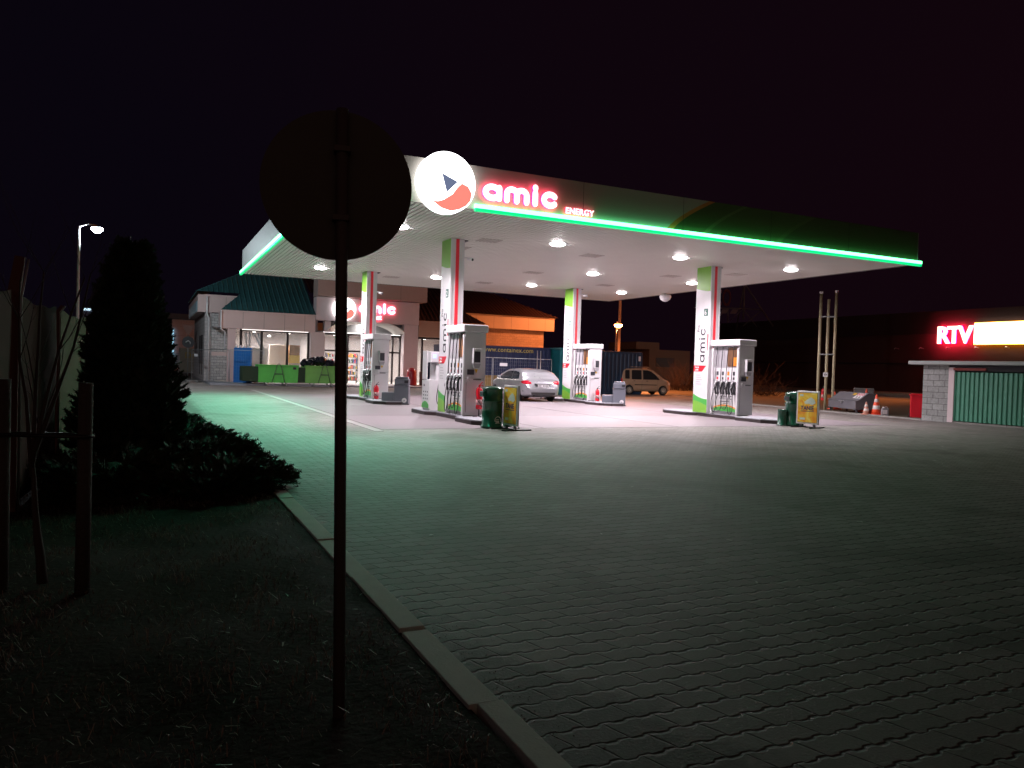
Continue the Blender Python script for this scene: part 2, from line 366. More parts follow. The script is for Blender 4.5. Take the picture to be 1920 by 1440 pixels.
# litter and gravel crumbs by the broken kerb joint
g = MB()
for k in range(260):
    t = R.random(); y = 2.1+2.2*t; x = 1.41+abs(R.gauss(0, 0.10)); r = 0.002+0.005*R.random()**2
    b = bmesh.new(); bmesh.ops.create_icosphere(b, subdivisions=1, radius=r*.6); g.add(b, Matrix.Translation((x, y, 0.002)) @ Matrix.Scale(0.6, 4, (0, 0, 1)))
stuff(g.build('gravel', M('grit', (0.2, 0.18, 0.15), 0.9, var=0.5, scale=40)), 'loose grit and crumbs on pavers beside the near kerb', 'gravel')

# ================================================================ CANOPY
CX0, CX1, CY0, CY1, CZ0, CZ1 = 3.43, 21.45, 16.12, 33.7, 5.0, 5.98
canopy = thing('fuel_canopy', 'large flat filling station canopy on four columns with green light strip', 'canopy')
g = MB(); n = 132; w = (CX1-CX0-0.1)/n
for i in range(n):
    x0 = CX0+0.05+i*w; g.box(x0+0.015, x0+w-0.015, CY0+0.06, CY1-0.06, CZ0+0.012, CZ0+0.03)
g.mi = 1; g.box(CX0+0.04, CX1-0.04, CY0+0.04, CY1-0.04, CZ0+0.034, CZ0+0.06)
g.build('soffit', [M('cream_soffit_slats', (0.88, 0.86, 0.79), 0.4, var=0.05, scale=1.2), M('slat_gap', (0.10, 0.085, 0.07), 0.8)], canopy)
g = MB(); g.box(CX0+0.02, CX1-0.02, CY0+0.02, CY1-0.02, CZ1-0.12, CZ1-0.05)
g.build('roof_deck', M('roof_felt', (0.06, 0.06, 0.06), 0.9), canopy)
def fascia_mat():
    m, t, b = nt('canopy_fascia_print')
    tc = N(t, 'ShaderNodeTexCoord'); sp = N(t, 'ShaderNodeSeparateXYZ'); t.links.new(tc.outputs['Object'], sp.inputs[0])
    zz = N(t, 'ShaderNodeMath', operation='SUBTRACT'); t.links.new(sp.outputs[2], zz.inputs[0]); zz.inputs[1].default_value = 5.0
    pw = N(t, 'ShaderNodeMath', operation='POWER'); t.links.new(zz.outputs[0], pw.inputs[0]); pw.inputs[1].default_value = 1.5
    mu = N(t, 'ShaderNodeMath', operation='MULTIPLY'); t.links.new(pw.outputs[0], mu.inputs[0]); mu.inputs[1].default_value = 1.45
    sb = N(t, 'ShaderNodeMath', operation='SUBTRACT'); t.links.new(sp.outputs[0], sb.inputs[0]); t.links.new(mu.outputs[0], sb.inputs[1])
    mr = N(t, 'ShaderNodeMapRange'); t.links.new(sb.outputs[0], mr.inputs['Value']); mr.inputs['From Min'].default_value = 11; mr.inputs['From Max'].default_value = 21
    cr = N(t, 'ShaderNodeValToRGB'); cr.color_ramp.interpolation = 'CONSTANT'; t.links.new(mr.outputs[0], cr.inputs[0])
    el = cr.color_ramp.elements; el[0].position = 0; el[0].color = (0.40, 0.37, 0.33, 1); el[1].position = 0.085; el[1].color = (0.55, 0.20, 0.05, 1)
    for p, c in ((0.105, (0.07, 0.11, 0.04)), (0.20, (0.12, 0.17, 0.07)), (0.215, (0.07, 0.11, 0.04)), (0.45, (0.09, 0.13, 0.05)), (0.47, (0.06, 0.085, 0.035))):
        e = el.new(p); e.color = c+(1,)
    t.links.new(cr.outputs[0], b.inputs['Base Color']); b.inputs['Roughness'].default_value = 0.45
    return m
fm = fascia_mat()
g = MB(); g.box(CX0+0.04, CX1-0.04, CY0, CY0+0.04, CZ0, CZ1)
for i in range(1, 6):
    x = CX0+i*3.0; g.mi = 1; g.box(x-0.004, x+0.004, CY0-0.003, CY0, CZ0+0.1, CZ1); g.mi = 0
g.build('fascia', [fm, ink], canopy)
fside = M('grey_side_fascia', (0.20, 0.20, 0.19), 0.5, var=0.08)
g = MB(); g.box(CX0, CX0+0.04, CY0, CY1, CZ0, CZ1); g.build('fascia', fside, canopy)
g = MB(); g.box(CX1-0.04, CX1, CY0, CY1, CZ0, CZ1); g.box(CX0+0.04, CX1-0.04, CY1-0.04, CY1, CZ0, CZ1); g.build('fascia', fside, canopy)
neon = E('green_led_core', (0.15, 1.0, 0.38), 5, (0.2, 0.8, 0.4)); neon_lo = E('green_led_lens', (0.0, 1.0, 0.30), 0.7, (0.02, 0.5, 0.2))
g = MB(); g.box(6.58, CX1+0.08, CY0-0.09, CY0-0.004, CZ0+0.02, CZ0+0.11); g.mi = 1
g.box(6.58, CX1+0.08, CY0-0.086, CY0-0.004, CZ0-0.05, CZ0+0.0185); g.build('light_strip', [neon, neon_lo], canopy)
g = MB(); g.box(CX0-0.09, CX0-0.004, CY0+0.3, CY1+0.08, CZ0+0.02, CZ0+0.11); g.mi = 1
g.box(CX0-0.086, CX0-0.004, CY0, CY1+0.08, CZ0-0.05, CZ0+0.0185); g.build('light_strip', [E('green_led_side_core', (0.15, 1.0, 0.38), 5, (0.2, 0.8, 0.4)), neon_lo], canopy)
def strip_lamp(loc, L, aim, power, col, sp=150):
    l = bpy.data.lights.new('light_strip_lamp', 'AREA'); l.shape = 'RECTANGLE'; l.size = L; l.size_y = 0.07; l.energy = power; l.color = col; l.spread = math.radians(sp)
    o = bpy.data.objects.new('light_strip_lamp', l); C.objects.link(o); o.parent = canopy
    z = -Vector(aim).normalized(); x = Vector((1, 0, 0)) if abs(aim[1]) > abs(aim[0]) else Vector((0, 1, 0)); y = z.cross(x)
    o.matrix_local = Matrix.Translation(loc) @ Matrix((x, y, z)).transposed().to_4x4()
strip_lamp((14.0, CY0-0.13, CZ0+0.03), 14.8, (0, -1, -1.7), 38, (0.16, 1.0, 0.50))
strip_lamp((CX0-0.13, 25.0, CZ0+0.03), 17.3, (-0.15, -0.1, -1.0), 520, (0.05, 1.0, 0.55), 118)
strip_lamp((4.25, CY0-0.13, CZ0+0.03), 1.4, (-0.22, -0.52, -1.0), 62, (0.05, 1.0, 0.55), 100)  # unseen corner strip light, added for the teal wash on the ground
g = MB(); g.box(CX0-0.02, 5.0, CY0-0.09, CY0-0.004, CZ0+0.02, CZ0+0.11); g.mi = 1; g.box(CX0-0.02, 5.0, CY0-0.086, CY0-0.004, CZ0-0.05, CZ0+0.0185); g.build('light_strip', [neon, neon_lo], canopy)  # strip piece added where the round sign hides the fascia
# round logo
lc = Vector((5.845, CY0-0.22, 5.47))
swooshp = [(.5, .02), (.72, -.06), (.86, -.27), (.82, -.52), (.66, -.70), (.42, -.84), (.14, -.92), (-.2, -.85), (-.5, -.66), (-.3, -.65), (-.12, -.58), (.18, -.37), (.34, -.14)]
def roundsign(parent, c, rad, dep, s):
    g = MB(); n = 48
    g.lathe([(rad*.96, 0), (rad, dep*.15), (rad, dep), ], (c[0], c[1], c[2]), 48, False, 'Y')
    lg = g.build('round_logo', E('logo_white_light', (1, 0.99, 1.0), s, (.8, .8, .8)), parent)
    fr = NY((c[0], c[1]-0.002, c[2]))
    h = MB(); h.prism([(x*rad, y*rad) for x, y in ((-.2, .27), (.36, .05), (-.02, -.33))], fr, 0.006); h.build('triangle', E('logo_slate_light', (0.13, 0.16, 0.26), 1.0, (.1, .1, .15)), lg)
    h = MB(); h.prism([(x*rad, y*rad) for x, y in swooshp], fr, 0.006); h.build('swoosh', E('logo_salmon_light', (1.0, 0.28, 0.22), 0.85, (.5, .1, .1)), lg)
roundsign(canopy, lc, 0.675, 0.215, 4.0)
lface = E('letter_white_red_light', (1.0, 0.55, 0.58), 3.0, (.8, .3, .3)); lback = E('letter_red_halo', (1.0, 0.0, 0.10), 13.0, (.7, 0, .05))
def lit_word(parent, word, o, h, w, fmat, bmat, sx=1.0):
    g = MB(); strokes(g, word, NY((o[0], o[1]-0.085, o[2])), h, w, 0.35, 0, sx); let = g.build('lettering', fmat, parent)
    g = MB(); strokes(g, word, NY((o[0], o[1]-0.045, o[2])), h, w*0.92, 0.3, 0, sx); g.build('letter_halo', bmat, let)
lit_word(canopy, 'amic', (6.80, CY0, 5.265), 0.30, 0.235, lface, lback, 1.24)
g = MB(); text(g, 'ENERGY', NY((8.90, CY0-0.07, 5.165)), 0.20, 0.02, 0.004, space=1.08); en = g.build('lettering', E('small_letter_white', (1, .75, .75), 1.6), canopy)
g = MB(); text(g, 'ENERGY', NY((8.90, CY0-0.04, 5.165)), 0.20, 0.018, 0.004, space=1.08); g.build('letter_halo', E('small_letter_red_halo', (1.0, 0.0, 0.08), 5.0, (.7, 0, .05)), en)
# recessed lights
LX = [5.80, 10.44, 14.76, 19.34]; LY = [19.22, 24.38, 29.39]
lit = [(i, j) for j in (0, 2) for i in range(4)]+[(2, 1), (3, 1)]
lampm = E('lamp_glass', (1, 0.92, 0.94), 40)
for i, j in lit:
    x, y = LX[i], LY[j]
    g = MB(); g.lathe([(0.215, 0.0), (0.20, -0.035), (0.15, -0.055), (0.06, -0.06)], (x, y, CZ0+0.004), 24); dl = g.build('downlight', lampm, canopy)
    g = MB(); g.lathe([(0.218, 0.02), (0.275, 0.012), (0.275, 0.0), (0.25, -0.012), (0.218, 0.0)], (x, y, CZ0+0.004), 24)
    g.tube([(x+0.28, y, CZ0+.0), (x+0.46, y, CZ0-.012)], 0.012, 6); g.build('lamp_ring', white, dl)
    lamp('AREA', 'downlight_lamp', (x, y, CZ0-0.085), 222 if j == 0 else 345, (1.0, 0.885, 0.955), 0.42, parent=canopy, spread=math.radians(134) if j == 0 else PI)
ventm = M('vent_metal', (0.58, 0.53, 0.48), 0.5)
for x, y in ((8.35, 21.6), (8.6, 19.9), (12.4, 20.6), (12.9, 25.6), (17.4, 23.2), (6.2, 27.7), (8.9, 30.6), (12.8, 30.0), (17.2, 27.4), (18.9, 21.4)):
    g = MB()
    for k in range(6): g.box(x-0.3+k*0.11, x-0.235+k*0.11, y-0.28, y+0.28, CZ0-0.004, CZ0+0.008)
    g.build('vent_grille', ventm, canopy)
# columns
def column(x, y, num, dots):
    c0 = (x, y)
    g = MB(); g.box(x, x+0.40, y, y+0.73, 0.12, 5.01)
    col = g.build('column', whitepanel, canopy)
    g = MB(); g.box(x+0.15, x+0.245, y-0.012, y+0.0, 2.2, 5.0); g.build('red_stripe', redp, col)
    g = MB(); g.box(x+0.36, x+0.40, y-0.02, y, 2.3, 5.0); g.box(x, x+0.05, y-0.02, y, 2.3, 5.0); g.build('edge_trim', whitepanel, col)
    fr = NX((x, y+0.73, 0))
    top = [(0.012, 5.0), (0.012, 4.30)]+[(0.012+0.706*k/8, 4.30-0.12*math.sin(k/8*1.6)) for k in range(1, 9)]+[(0.718, 5.0)]
    g = MB(); g.prism([(px, pz) for px, pz in top], fr, 0.006); g.build('green_top_print', [green2], col)
    lo = [(0.012, 0.13), (0.718, 0.13)]+[(0.718-0.706*k/8, 0.58+0.16*(k/8)**2) for k in range(9)]
    g = MB(); g.prism(lo, fr, 0.006); g.build('green_foot_print', [green], col)
    lo = [(0.012, 0.13), (0.718, 0.13)]+[(0.718-0.706*k/8, 0.36+0.16*math.sin(k/8*1.5)) for k in range(9)]
    g = MB(); g.prism(lo, fr, 0.009); g.build('lime_foot_print', [green2], col)
    g = MB(); strokes(g, 'amic', VX((x, y+0.20, 1.82)), 0.225, 0.115, 0.03, 0.002)
    text(g, 'Pro', VX((x, y+0.50, 2.83)), 0.16, 0.003, 0.001)
    g.build('lettering', ink, col)
    g = MB(); g.prism([(0.0, 1.70), (0.0, 1.50), (0.42, 1.50), (0.62, 1.70)], fr, 0.006)
    g.build('red_tag', red, col)
    g = MB(); g.prism([(0.64, 2.75), (0.64, 2.2), (0.665, 2.2), (0.69, 2.75)], fr, 0.006); g.build('red_mark', red, col)
    g = MB(); text(g, 'Stacja', NX((x-0.006, y+0.66, 1.62)), 0.085, 0.003, 0.002); text(g, 'paliw', NX((x-0.006, y+0.66, 1.53)), 0.085, 0.003, 0.002); g.build('tag_lettering', white, col)
    g = MB()
    for k in range(5): g.box(x-0.004, x, y+0.73-0.12-0.22-0.05*((k*7) % 3), y+0.73-0.12, 1.37-k*0.075, 1.385-k*0.075)
    g.build('small_print', lilac, col)
    g = MB(); g.box(x-0.006, x, y+0.10, y+0.30, 3.36, 3.60); pl = g.build('number_plate', M('plate_green', (0.03, 0.13, 0.09), .4), col)
    g = MB(); text(g, num, NX((x-0.006, y+0.275, 3.40)), 0.22, 0.003, 0.004); g.build('number', white, pl)
    g = MB(); g.box(x+0.05, x+0.55, y+0.1, y+0.6, CZ0-0.02, CZ0+0.005); g.build('ceiling_collar', dgrey, col)
COL = [(7.56, 20.13, '2'), (7.56, 29.25, '3'), (16.77, 29.28, '4'), (16.77, 20.15, '6')]
for x, y, n_ in COL: column(x, y, n_, 0)

# ================================================================ PUMP ISLANDS and DISPENSERS
def island_outline(x, y):
    c = x+0.30
    P = [(c-.28, y-1.78), (c+.28, y-1.78), (c+.62, y-1.35), (c+.62, y-.25), (c+.38, y+0.0), (c+.38, y+1.9), (c+.62, y+2.2), (c+.62, y+3.4), (c+.3, y+3.9), (c-.3, y+3.9), (c-.62, y+3.4), (c-.62, y+2.2), (c-.38, y+1.9), (c-.38, y+0.0), (c-.62, y-.25), (c-.62, y-1.35)]
    return P
ILAB = ['grey topped pump island with dark edge nearest the camera, green bin at its end',
        'grey topped pump island below the column that stands before the shop entrance sign',
        'pump island carrying the column behind the silver hatchback',
        'pump island in front of the vent pipes, with the rightmost column']
PX = [7.52, 7.52, 16.87, 16.87]; PY = [18.78, 27.9, 27.9, 18.78]
for (x, y), lab in zip(zip(PX, PY), ILAB):
    isl = thing('pump_island', lab, 'kerb island', (0, 0, 0), 0, 'islands under the fuel dispensers')
    P = island_outline(x, y)
    g = MB(); g.prism(P, ((0, 0, 0.004), (1, 0, 0), (0, 1, 0), (0, 0, 1)), 0.092); g.build('edge', islandside, isl)
    cx = x+.3; cy = y+1.06
    g = MB(); g.prism([((px-cx)*0.99+cx, (py-cy)*0.995+cy) for px, py in P], ((0, 0, 0.0965), (1, 0, 0), (0, 1, 0), (0, 0, 1)), 0.0235); g.build('top', islandtop, isl)

def nozzle_mb(mb, y, z):
    """fuel nozzle hung on the -X face at local y: grip slants down, spout into the holster"""
    mb.mi = 0
    mb.tube([(-0.09, y-0.02, z-0.20), (-0.10, y, z-0.05), (-0.085, y+0.0, z+0.08), (-0.03, y+0.0, z+0.17)], [0.028, 0.034, 0.036, 0.018], 8)
    mb.mi = 1
    mb.tube([(-0.10, y, z+0.02), (-0.12, y, z+0.12), (-0.07, y, z+0.22), (-0.02, y, z+0.24)], [0.02, 0.028, 0.028, 0.014], 8)
    mb.tube(spline([(-0.10, y, z+0.06), (-0.17, y, z+0.0), (-0.165, y, z-0.12), (-0.10, y-0.02, z-0.17)], 4), 0.008, 6)
def dispenser(loc, label, sheet=True, warn=True):
    t = thing('fuel_dispenser', label, 'fuel pump', loc, 0, 'fuel dispensers on the islands')
    # local frame: x 0..0.6 (hose side x=0 looks to -X), y 0..1.32, z 0..2.43
    g = MB(); g.box(0.03, 0.57, 0.012, 0.10, 0.03, 2.22); g.box(0.03, 0.57, 1.22, 1.30, 0.03, 2.22)
    g.mi = 1; g.box(0.075, 0.525, 0.10, 1.22, 0.0, 2.22); g.build('cabinet', [greypanel, lilac], t)
    g = MB(); g.box(0.0, 0.60, 0.0, 0.012, 0.02, 2.22, 0.004)
    g.mi = 1; g.box(0.03, 0.57, -0.003, 0.0, 0.995, 1.0); g.box(0.06, 0.068, -0.003, 0.0, 0.1, 0.9); g.build('end_panel', [greypanel, dgrey], t)
    g = MB(); g.box(-0.05, 0.65, -0.05, 1.36, 2.225, 2.43, 0.025); g.build('header', whitepanel, t)
    for y in (0.012, 1.22):
        g = MB(); g.box(-0.03, 0.029, y, y+0.08, 0.01, 2.15, 0.012); g.build('post', whitepanel, t)
    g = MB(); g.box(0.035, 0.072, 0.11, 1.21, 1.02, 1.52); g.box(0.035, 0.072, 0.11, 1.21, 0.10, 1.00)
    g.mi = 1; g.box(0.030, 0.035, 0.11, 1.21, 1.0, 1.02); g.mi = 0
    ff = g.build('front_panel', [whitepanel, dgrey], t)
    for k, y in enumerate((0.22, 0.48, 0.74, 1.00)):
        g = MB(); g.box(0.028, 0.0345, y, y+0.10, 1.28, 1.40, 0.002); g.mi = 1 if k % 2 else 2
        g.box(0.028, 0.0345, y+0.015, y+0.085, 1.14, 1.22, 0.002); g.build('display', [dgrey if k != 1 else orange, red, ink], t)
    g = MB(); g.prism([(0.02, 0.11), (1.08, 0.11)]+[(1.08-1.06*k/8, 0.20+0.07*math.sin(k/8*PI)) for k in range(9)], NX((0.0345, 1.21, 0)), 0.004); gp = g.build('green_foot_print', green, t)
    g = MB(); g.prism([(0.02, 0.205)]+[(0.02+1.06*k/8, 0.206+0.075*math.sin(k/8*PI)+0.0) for k in range(9)]+[(1.08-1.06*k/8, 0.24+0.09*math.sin(k/8*PI)) for k in range(9)], NX((0.0345, 1.21, 0)), 0.0035); g.build('orange_line_print', orange, gp)
    g = MB(); strokes(g, 'amic', NX((0.033, 0.90, 0.50)), 0.115, 0.09, 0.03); g.box(0.030, 0.0345, 0.45, 0.80, 0.42, 0.44); g.box(0.030, 0.0345, 0.5, 0.75, 0.36, 0.375); g.build('lettering', ink, t)
    g = MB(); g.box(0.066, 0.0745, 0.14, 0.62, 1.56, 2.18); g.mi = 1; g.box(0.062, 0.066, 0.16, 0.34, 1.58, 1.86); g.build('reflection_panel', [M('brown_reflection', (0.16, 0.07, 0.03), .4, var=.5, scale=5), orange], t) if sheet else None  # brown and orange reflection in the recess, put in as a coloured panel
    for k, y in enumerate((0.20, 0.46, 0.72, 0.98)):
        z = 0.86
        g = MB(); g.box(-0.005, 0.034, y-0.045, y+0.045, z-0.20, z+0.22, 0.01); hol = g.build('holster', dgrey, t)
        g = MB(); nozzle_mb(g, y, z); g.build('nozzle', [black, chrome], t)
        sw = 0.10+0.03*((k*5) % 3); low = 0.04+0.05*((k*3) % 4)
        P = [(0.0, y+0.06, 2.25), (-0.03, y+0.06, 1.9), (-0.045, y+0.08, 1.4), (-0.06, y+0.10, 0.9), (-0.09, y+0.10+sw, 0.42), (-0.12, y+0.06+sw*.6, low+0.05), (-0.13, y, low), (-0.12, y-0.07, low+0.14), (-0.10, y-0.05, 0.45), (-0.09, y-0.02, z-0.18)]
        g = MB(); g.tube(spline(P, 6), 0.0125, 7); g.mi = 1; g.box(-0.02, 0.02, y+0.035, y+0.085, 2.2, 2.24); g.build('hose', [black, chrome], t)
    # things screwed to the near end
    g = MB(); g.box(0.20, 0.42, -0.13, 0.0, 1.40, 1.80, 0.012); g.mi = 1; g.box(0.225, 0.395, -0.136, -0.13, 1.43, 1.72)
    g.mi = 2; g.prism([(0.20, 1.40), (0.42, 1.40), (0.38, 1.28), (0.24, 1.28)], NY((0, 0.0, 0)), 0.11); g.build('towel_dispenser', [whitepanel, dgrey, lilac], t)
    g = MB(); g.box(0.08, 0.27, -0.035, 0.0, 1.10, 1.24, 0.004); g.build('label_holder', dgrey, t)
    g = MB()
    for k in range(16):
        b = bmesh.new(); bmesh.ops.create_icosphere(b, subdivisions=1, radius=0.03)
        g.add(b, Matrix.Translation((0.07+0.15*R.random(), -0.03, 0.93+0.14*R.random())) @ Matrix.Rotation(R.random()*3, 4, 'Y') @ Matrix.Diagonal((1.4, .5, .7, 1)))
    g.build('glove_box', whitepanel, t)
    g = MB(); g.box(0.26, 0.48, -0.02, 0.0, 0.96, 0.985); g.build('handle_slot', dgrey, t)
    if warn:
        g = MB(); g.prism([(0.29, 1.25), (0.39, 1.25), (0.34, 1.14)], NY((0, -0.001, 0)), 0.004); g.build('warning_sticker', yellow, t)
    return t
DLAB = ['nearest white fuel dispenser, red extinguisher on a stand at its grey end',
        'white fuel dispenser behind the round sign pole, small extinguisher at its brightly lit end',
        'white fuel dispenser between the silver hatchback and the grey bin of the far island',
        'white fuel dispenser on the rightmost island with four hoses and grey end panel']
d0 = dispenser((PX[0], PY[0], 0.12), DLAB[0])
for i in (1, 2, 3): dup(d0, (PX[i], PY[i], 0.12), 0, DLAB[i])
# additive dispenser behind the near column
t = thing('additive_dispenser', 'white and grey additive pump with blue screen behind the nearest column', 'fuel pump', (7.35, 21.05, 0.12))
g = MB(); g.box(0.03, 0.46, 0, 0.62, 0.0, 0.90, 0.01); g.box(0.03, 0.46, 0, 0.62, 1.40, 1.72, 0.01); g.box(0.22, 0.46, 0.05, 0.60, 0.90, 1.40); g.mi = 1
g.box(0.0, 0.028, 0.0, 0.64, 0.06, 0.88, 0.004); g.box(0.0, 0.028, 0.25, 0.64, 0.90, 1.74, 0.004); g.build('cabinet', [greypanel, whitepanel], t)
g = MB(); g.box(0.06, 0.24, -0.012, 0.0, 1.42, 1.69); sc = g.build('screen_frame', whitepanel, t)
g = MB(); g.box(0.09, 0.20, -0.016, -0.012, 1.53, 1.64); g.build('screen', E('blue_screen', (0.15, 0.35, 1), 1.2), sc)
g = MB(); g.prism([(0.03, 0.07), (0.61, 0.07), (0.61, 0.17)]+[(0.61-0.58*k/8, 0.17+0.10*math.sin(k/8*PI)) for k in range(1, 9)], NX((0, 0.64, 0)), 0.005); g.build('green_foot_print', green, t)
g = MB(); text(g, 'Ad', NX((-0.001, 0.50, 0.70)), 0.1, 0.003, 0.001)
for k in range(9): g.box(-0.004, 0, 0.12+0.17*(k % 3), 0.18+0.17*(k % 3), 0.32+0.1*(k//3), 0.36+0.1*(k//3))
g.build('small_print', ink, t)
g = MB(); g.tube(spline([(0.3, -0.01, 1.38), (0.28, -0.06, 0.9), (0.2, -0.10, 0.35), (0.3, -0.12, 0.15), (0.4, -0.1, 0.5), (0.36, -0.05, 1.0)]), 0.012, 6); g.build('hose', black, t)

# ================================================================ FIRE EXTINGUISHERS
def extinguisher(loc, label, stand=True, h=0.52):
    t = thing('fire_extinguisher', label, 'fire extinguisher', loc, 0, 'red fire extinguishers on the forecourt')
    b = 0.20 if stand else 0.0
    g = MB(); g.lathe([(0.03, b), (0.078, b+0.01), (0.085, b+0.04), (0.085, b+h-0.12), (0.07, b+h-0.06), (0.03, b+h-0.02), (0.025, b+h)], (0, 0, 0), 20); g.build('cylinder', red, t)
    g = MB(); g.box(-0.02, 0.02, -0.03, 0.03, b+h, b+h+0.04); g.tube([(0, 0, b+h+0.04), (0.08, -0.02, b+h+0.12)], 0.01, 6); g.tube([(0, 0, b+h+0.02), (0.10, -0.02, b+h+0.03)], 0.009, 6); g.build('valve', red if stand else dgrey, t)
    g = MB(); g.tube(spline([(-0.02, -0.02, b+h+0.02), (-0.11, -0.05, b+h-0.08), (-0.10, -0.07, b+h-0.3), (0.02, -0.09, b+0.12), (0.05, -0.09, b+0.06)]), 0.010, 6); g.build('hose', black, t)
    g = MB(); g.lathe([(0.086, b+0.12), (0.087, b+0.12), (0.087, b+0.26), (0.086, b+0.26)], (0, 0, 0), 20); g.build('label_band', M('extinguisher_label', (0.5, 0.25, 0.25), .5, var=.6, scale=60), t)
    if stand:
        g = MB(); g.cyl((0, 0, 0.01), (0, 0, b), 0.016, seg=8)
        for k in range(3):
            a = k*2.094+0.5; g.tube([(0, 0, 0.03), (0.16*math.cos(a), 0.16*math.sin(a), 0.008)], 0.01, 6)
        g.build('stand', black, t)
    return t
extinguisher((7.83, 18.45, 0.12), 'big red extinguisher on a black stand before the grey pump end by the green bin', True, 0.60)
extinguisher((7.62, 27.7, 0.12), 'red extinguisher standing by the bright pump end on the second island from the left', False)
extinguisher((17.2, 27.72, 0.12), 'red extinguisher standing by the pump end of the far island near the grey bin', False)
# cleaning bins: green pair (round) and grey pair (square)
def bin_round(loc, rz, label, grp):
    t = thing('waste_bin', label, 'bin', loc, rz, grp)
    g = MB(); g.lathe([(0.27, 0.0), (0.285, 0.02), (0.285, 0.06), (0.255, 0.07), (0.255, 0.62), (0.268, 0.635), (0.268, 0.655), (0.25, 0.67), (0.25, 0.90), (0.262, 0.915), (0.262, 0.935), (0.235, 0.96), (0.17, 0.985), (0.06, 0.995)], (0, 0, 0), 40); body = g.build('body', bottle, t)
    g = MB(); g.box(-0.30, -0.235, -0.11, 0.11, 0.74, 0.87, 0.01); g.mi = 1; g.box(-0.304, -0.30, -0.09, 0.09, 0.76, 0.85); g.build('opening', [bottle, ink], t)
    g = MB(); g.lathe([(0.16, 0.0), (0.16, 0.02), (0.135, 0.03), (0.135, 0.44), (0.145, 0.45), (0.12, 0.47)], (0.33, -0.17, 0), 28); g.build('water_bucket', bottle, t)
    return t
bg_ = 'green round forecourt bins'
b1 = bin_round((7.36, 16.50, 0), 0.0, 'tall dark green round bin beside the nearest pump, yellow poster at its side', bg_)
emb = MB(); c = Vector((0.02, -0.262, 0.20))
emb.tube([(c.x+0.075*math.cos(a), c.y-0.001, c.z+0.085*math.sin(a)) for a in [k*PI/9-0.35 for k in range(12)]], 0.006, 5)
text(emb, '2R', NY((-0.04, -0.257, 0.13)), 0.09, 0.006, 0.002); emb.box(-0.03, 0.05, -0.262, -0.257, 0.215, 0.225); emb.build('emblem', white, b1)
for ch in b1.children:
    if ch.name.startswith('water_bucket'): ch.location = (0.20, 0.55, 0)
b2 = bin_round((16.88, 16.45, 0), 0, 'green round bin with low bucket in front of it, right end of the paving', bg_)
for ch in b2.children:
    if ch.name.startswith('water_bucket'): ch.location = (-0.66, 0.30, 0); ch.scale = (1.05, 1.05, 1.0)
def bin_square(loc, rz, label, grp):
    t = thing('waste_bin', label, 'bin', loc, rz, grp)
    g = MB(); g.box(0.0, 0.52, -0.25, 0.25, 0.03, 0.68, 0.02); g.box(0.008, 0.512, -0.24, 0.24, 0.695, 0.93, 0.03); g.box(0.04, 0.48, -0.21, 0.21, 0.935, 0.99, 0.02); g.box(-0.01, 0.53, -0.26, 0.26, 0.68, 0.695); g.build('body', slate, t)
    g = MB(); g.box(0.36, 0.50, -0.25, -0.238, 0.77, 0.87); g.build('opening', ink, t)
    g = MB(); g.box(-0.44, 0.0, -0.22, 0.22, 0.03, 0.43, 0.02); g.build('water_bucket', slate, t)
    g = MB(); g.box(-0.46, 0.54, -0.27, 0.27, 0.0, 0.04, 0.006); g.build('base', dgrey, t)
    g = MB(); g.lathe([(0.085, 0), (0.085, 0.004)], (0.37, -0.256, 0.16), 24, False, 'Y'); em = g.build('emblem', white, t)
    g = MB(); text(g, '2R', NY((0.315, -0.257, 0.12)), 0.08, 0.005, 0.001); g.build('emblem_lettering', slate, em)
    return t
gg = 'grey square forecourt bins'
s1 = bin_square((7.98, 26.55, 0), -0.42, 'grey bin with low front bucket beside the pump behind the sign pole', gg)
dup(s1, (17.35, 26.75, 0), -0.6, 'grey bin with low front bucket between far pump and beige minivan', gg)
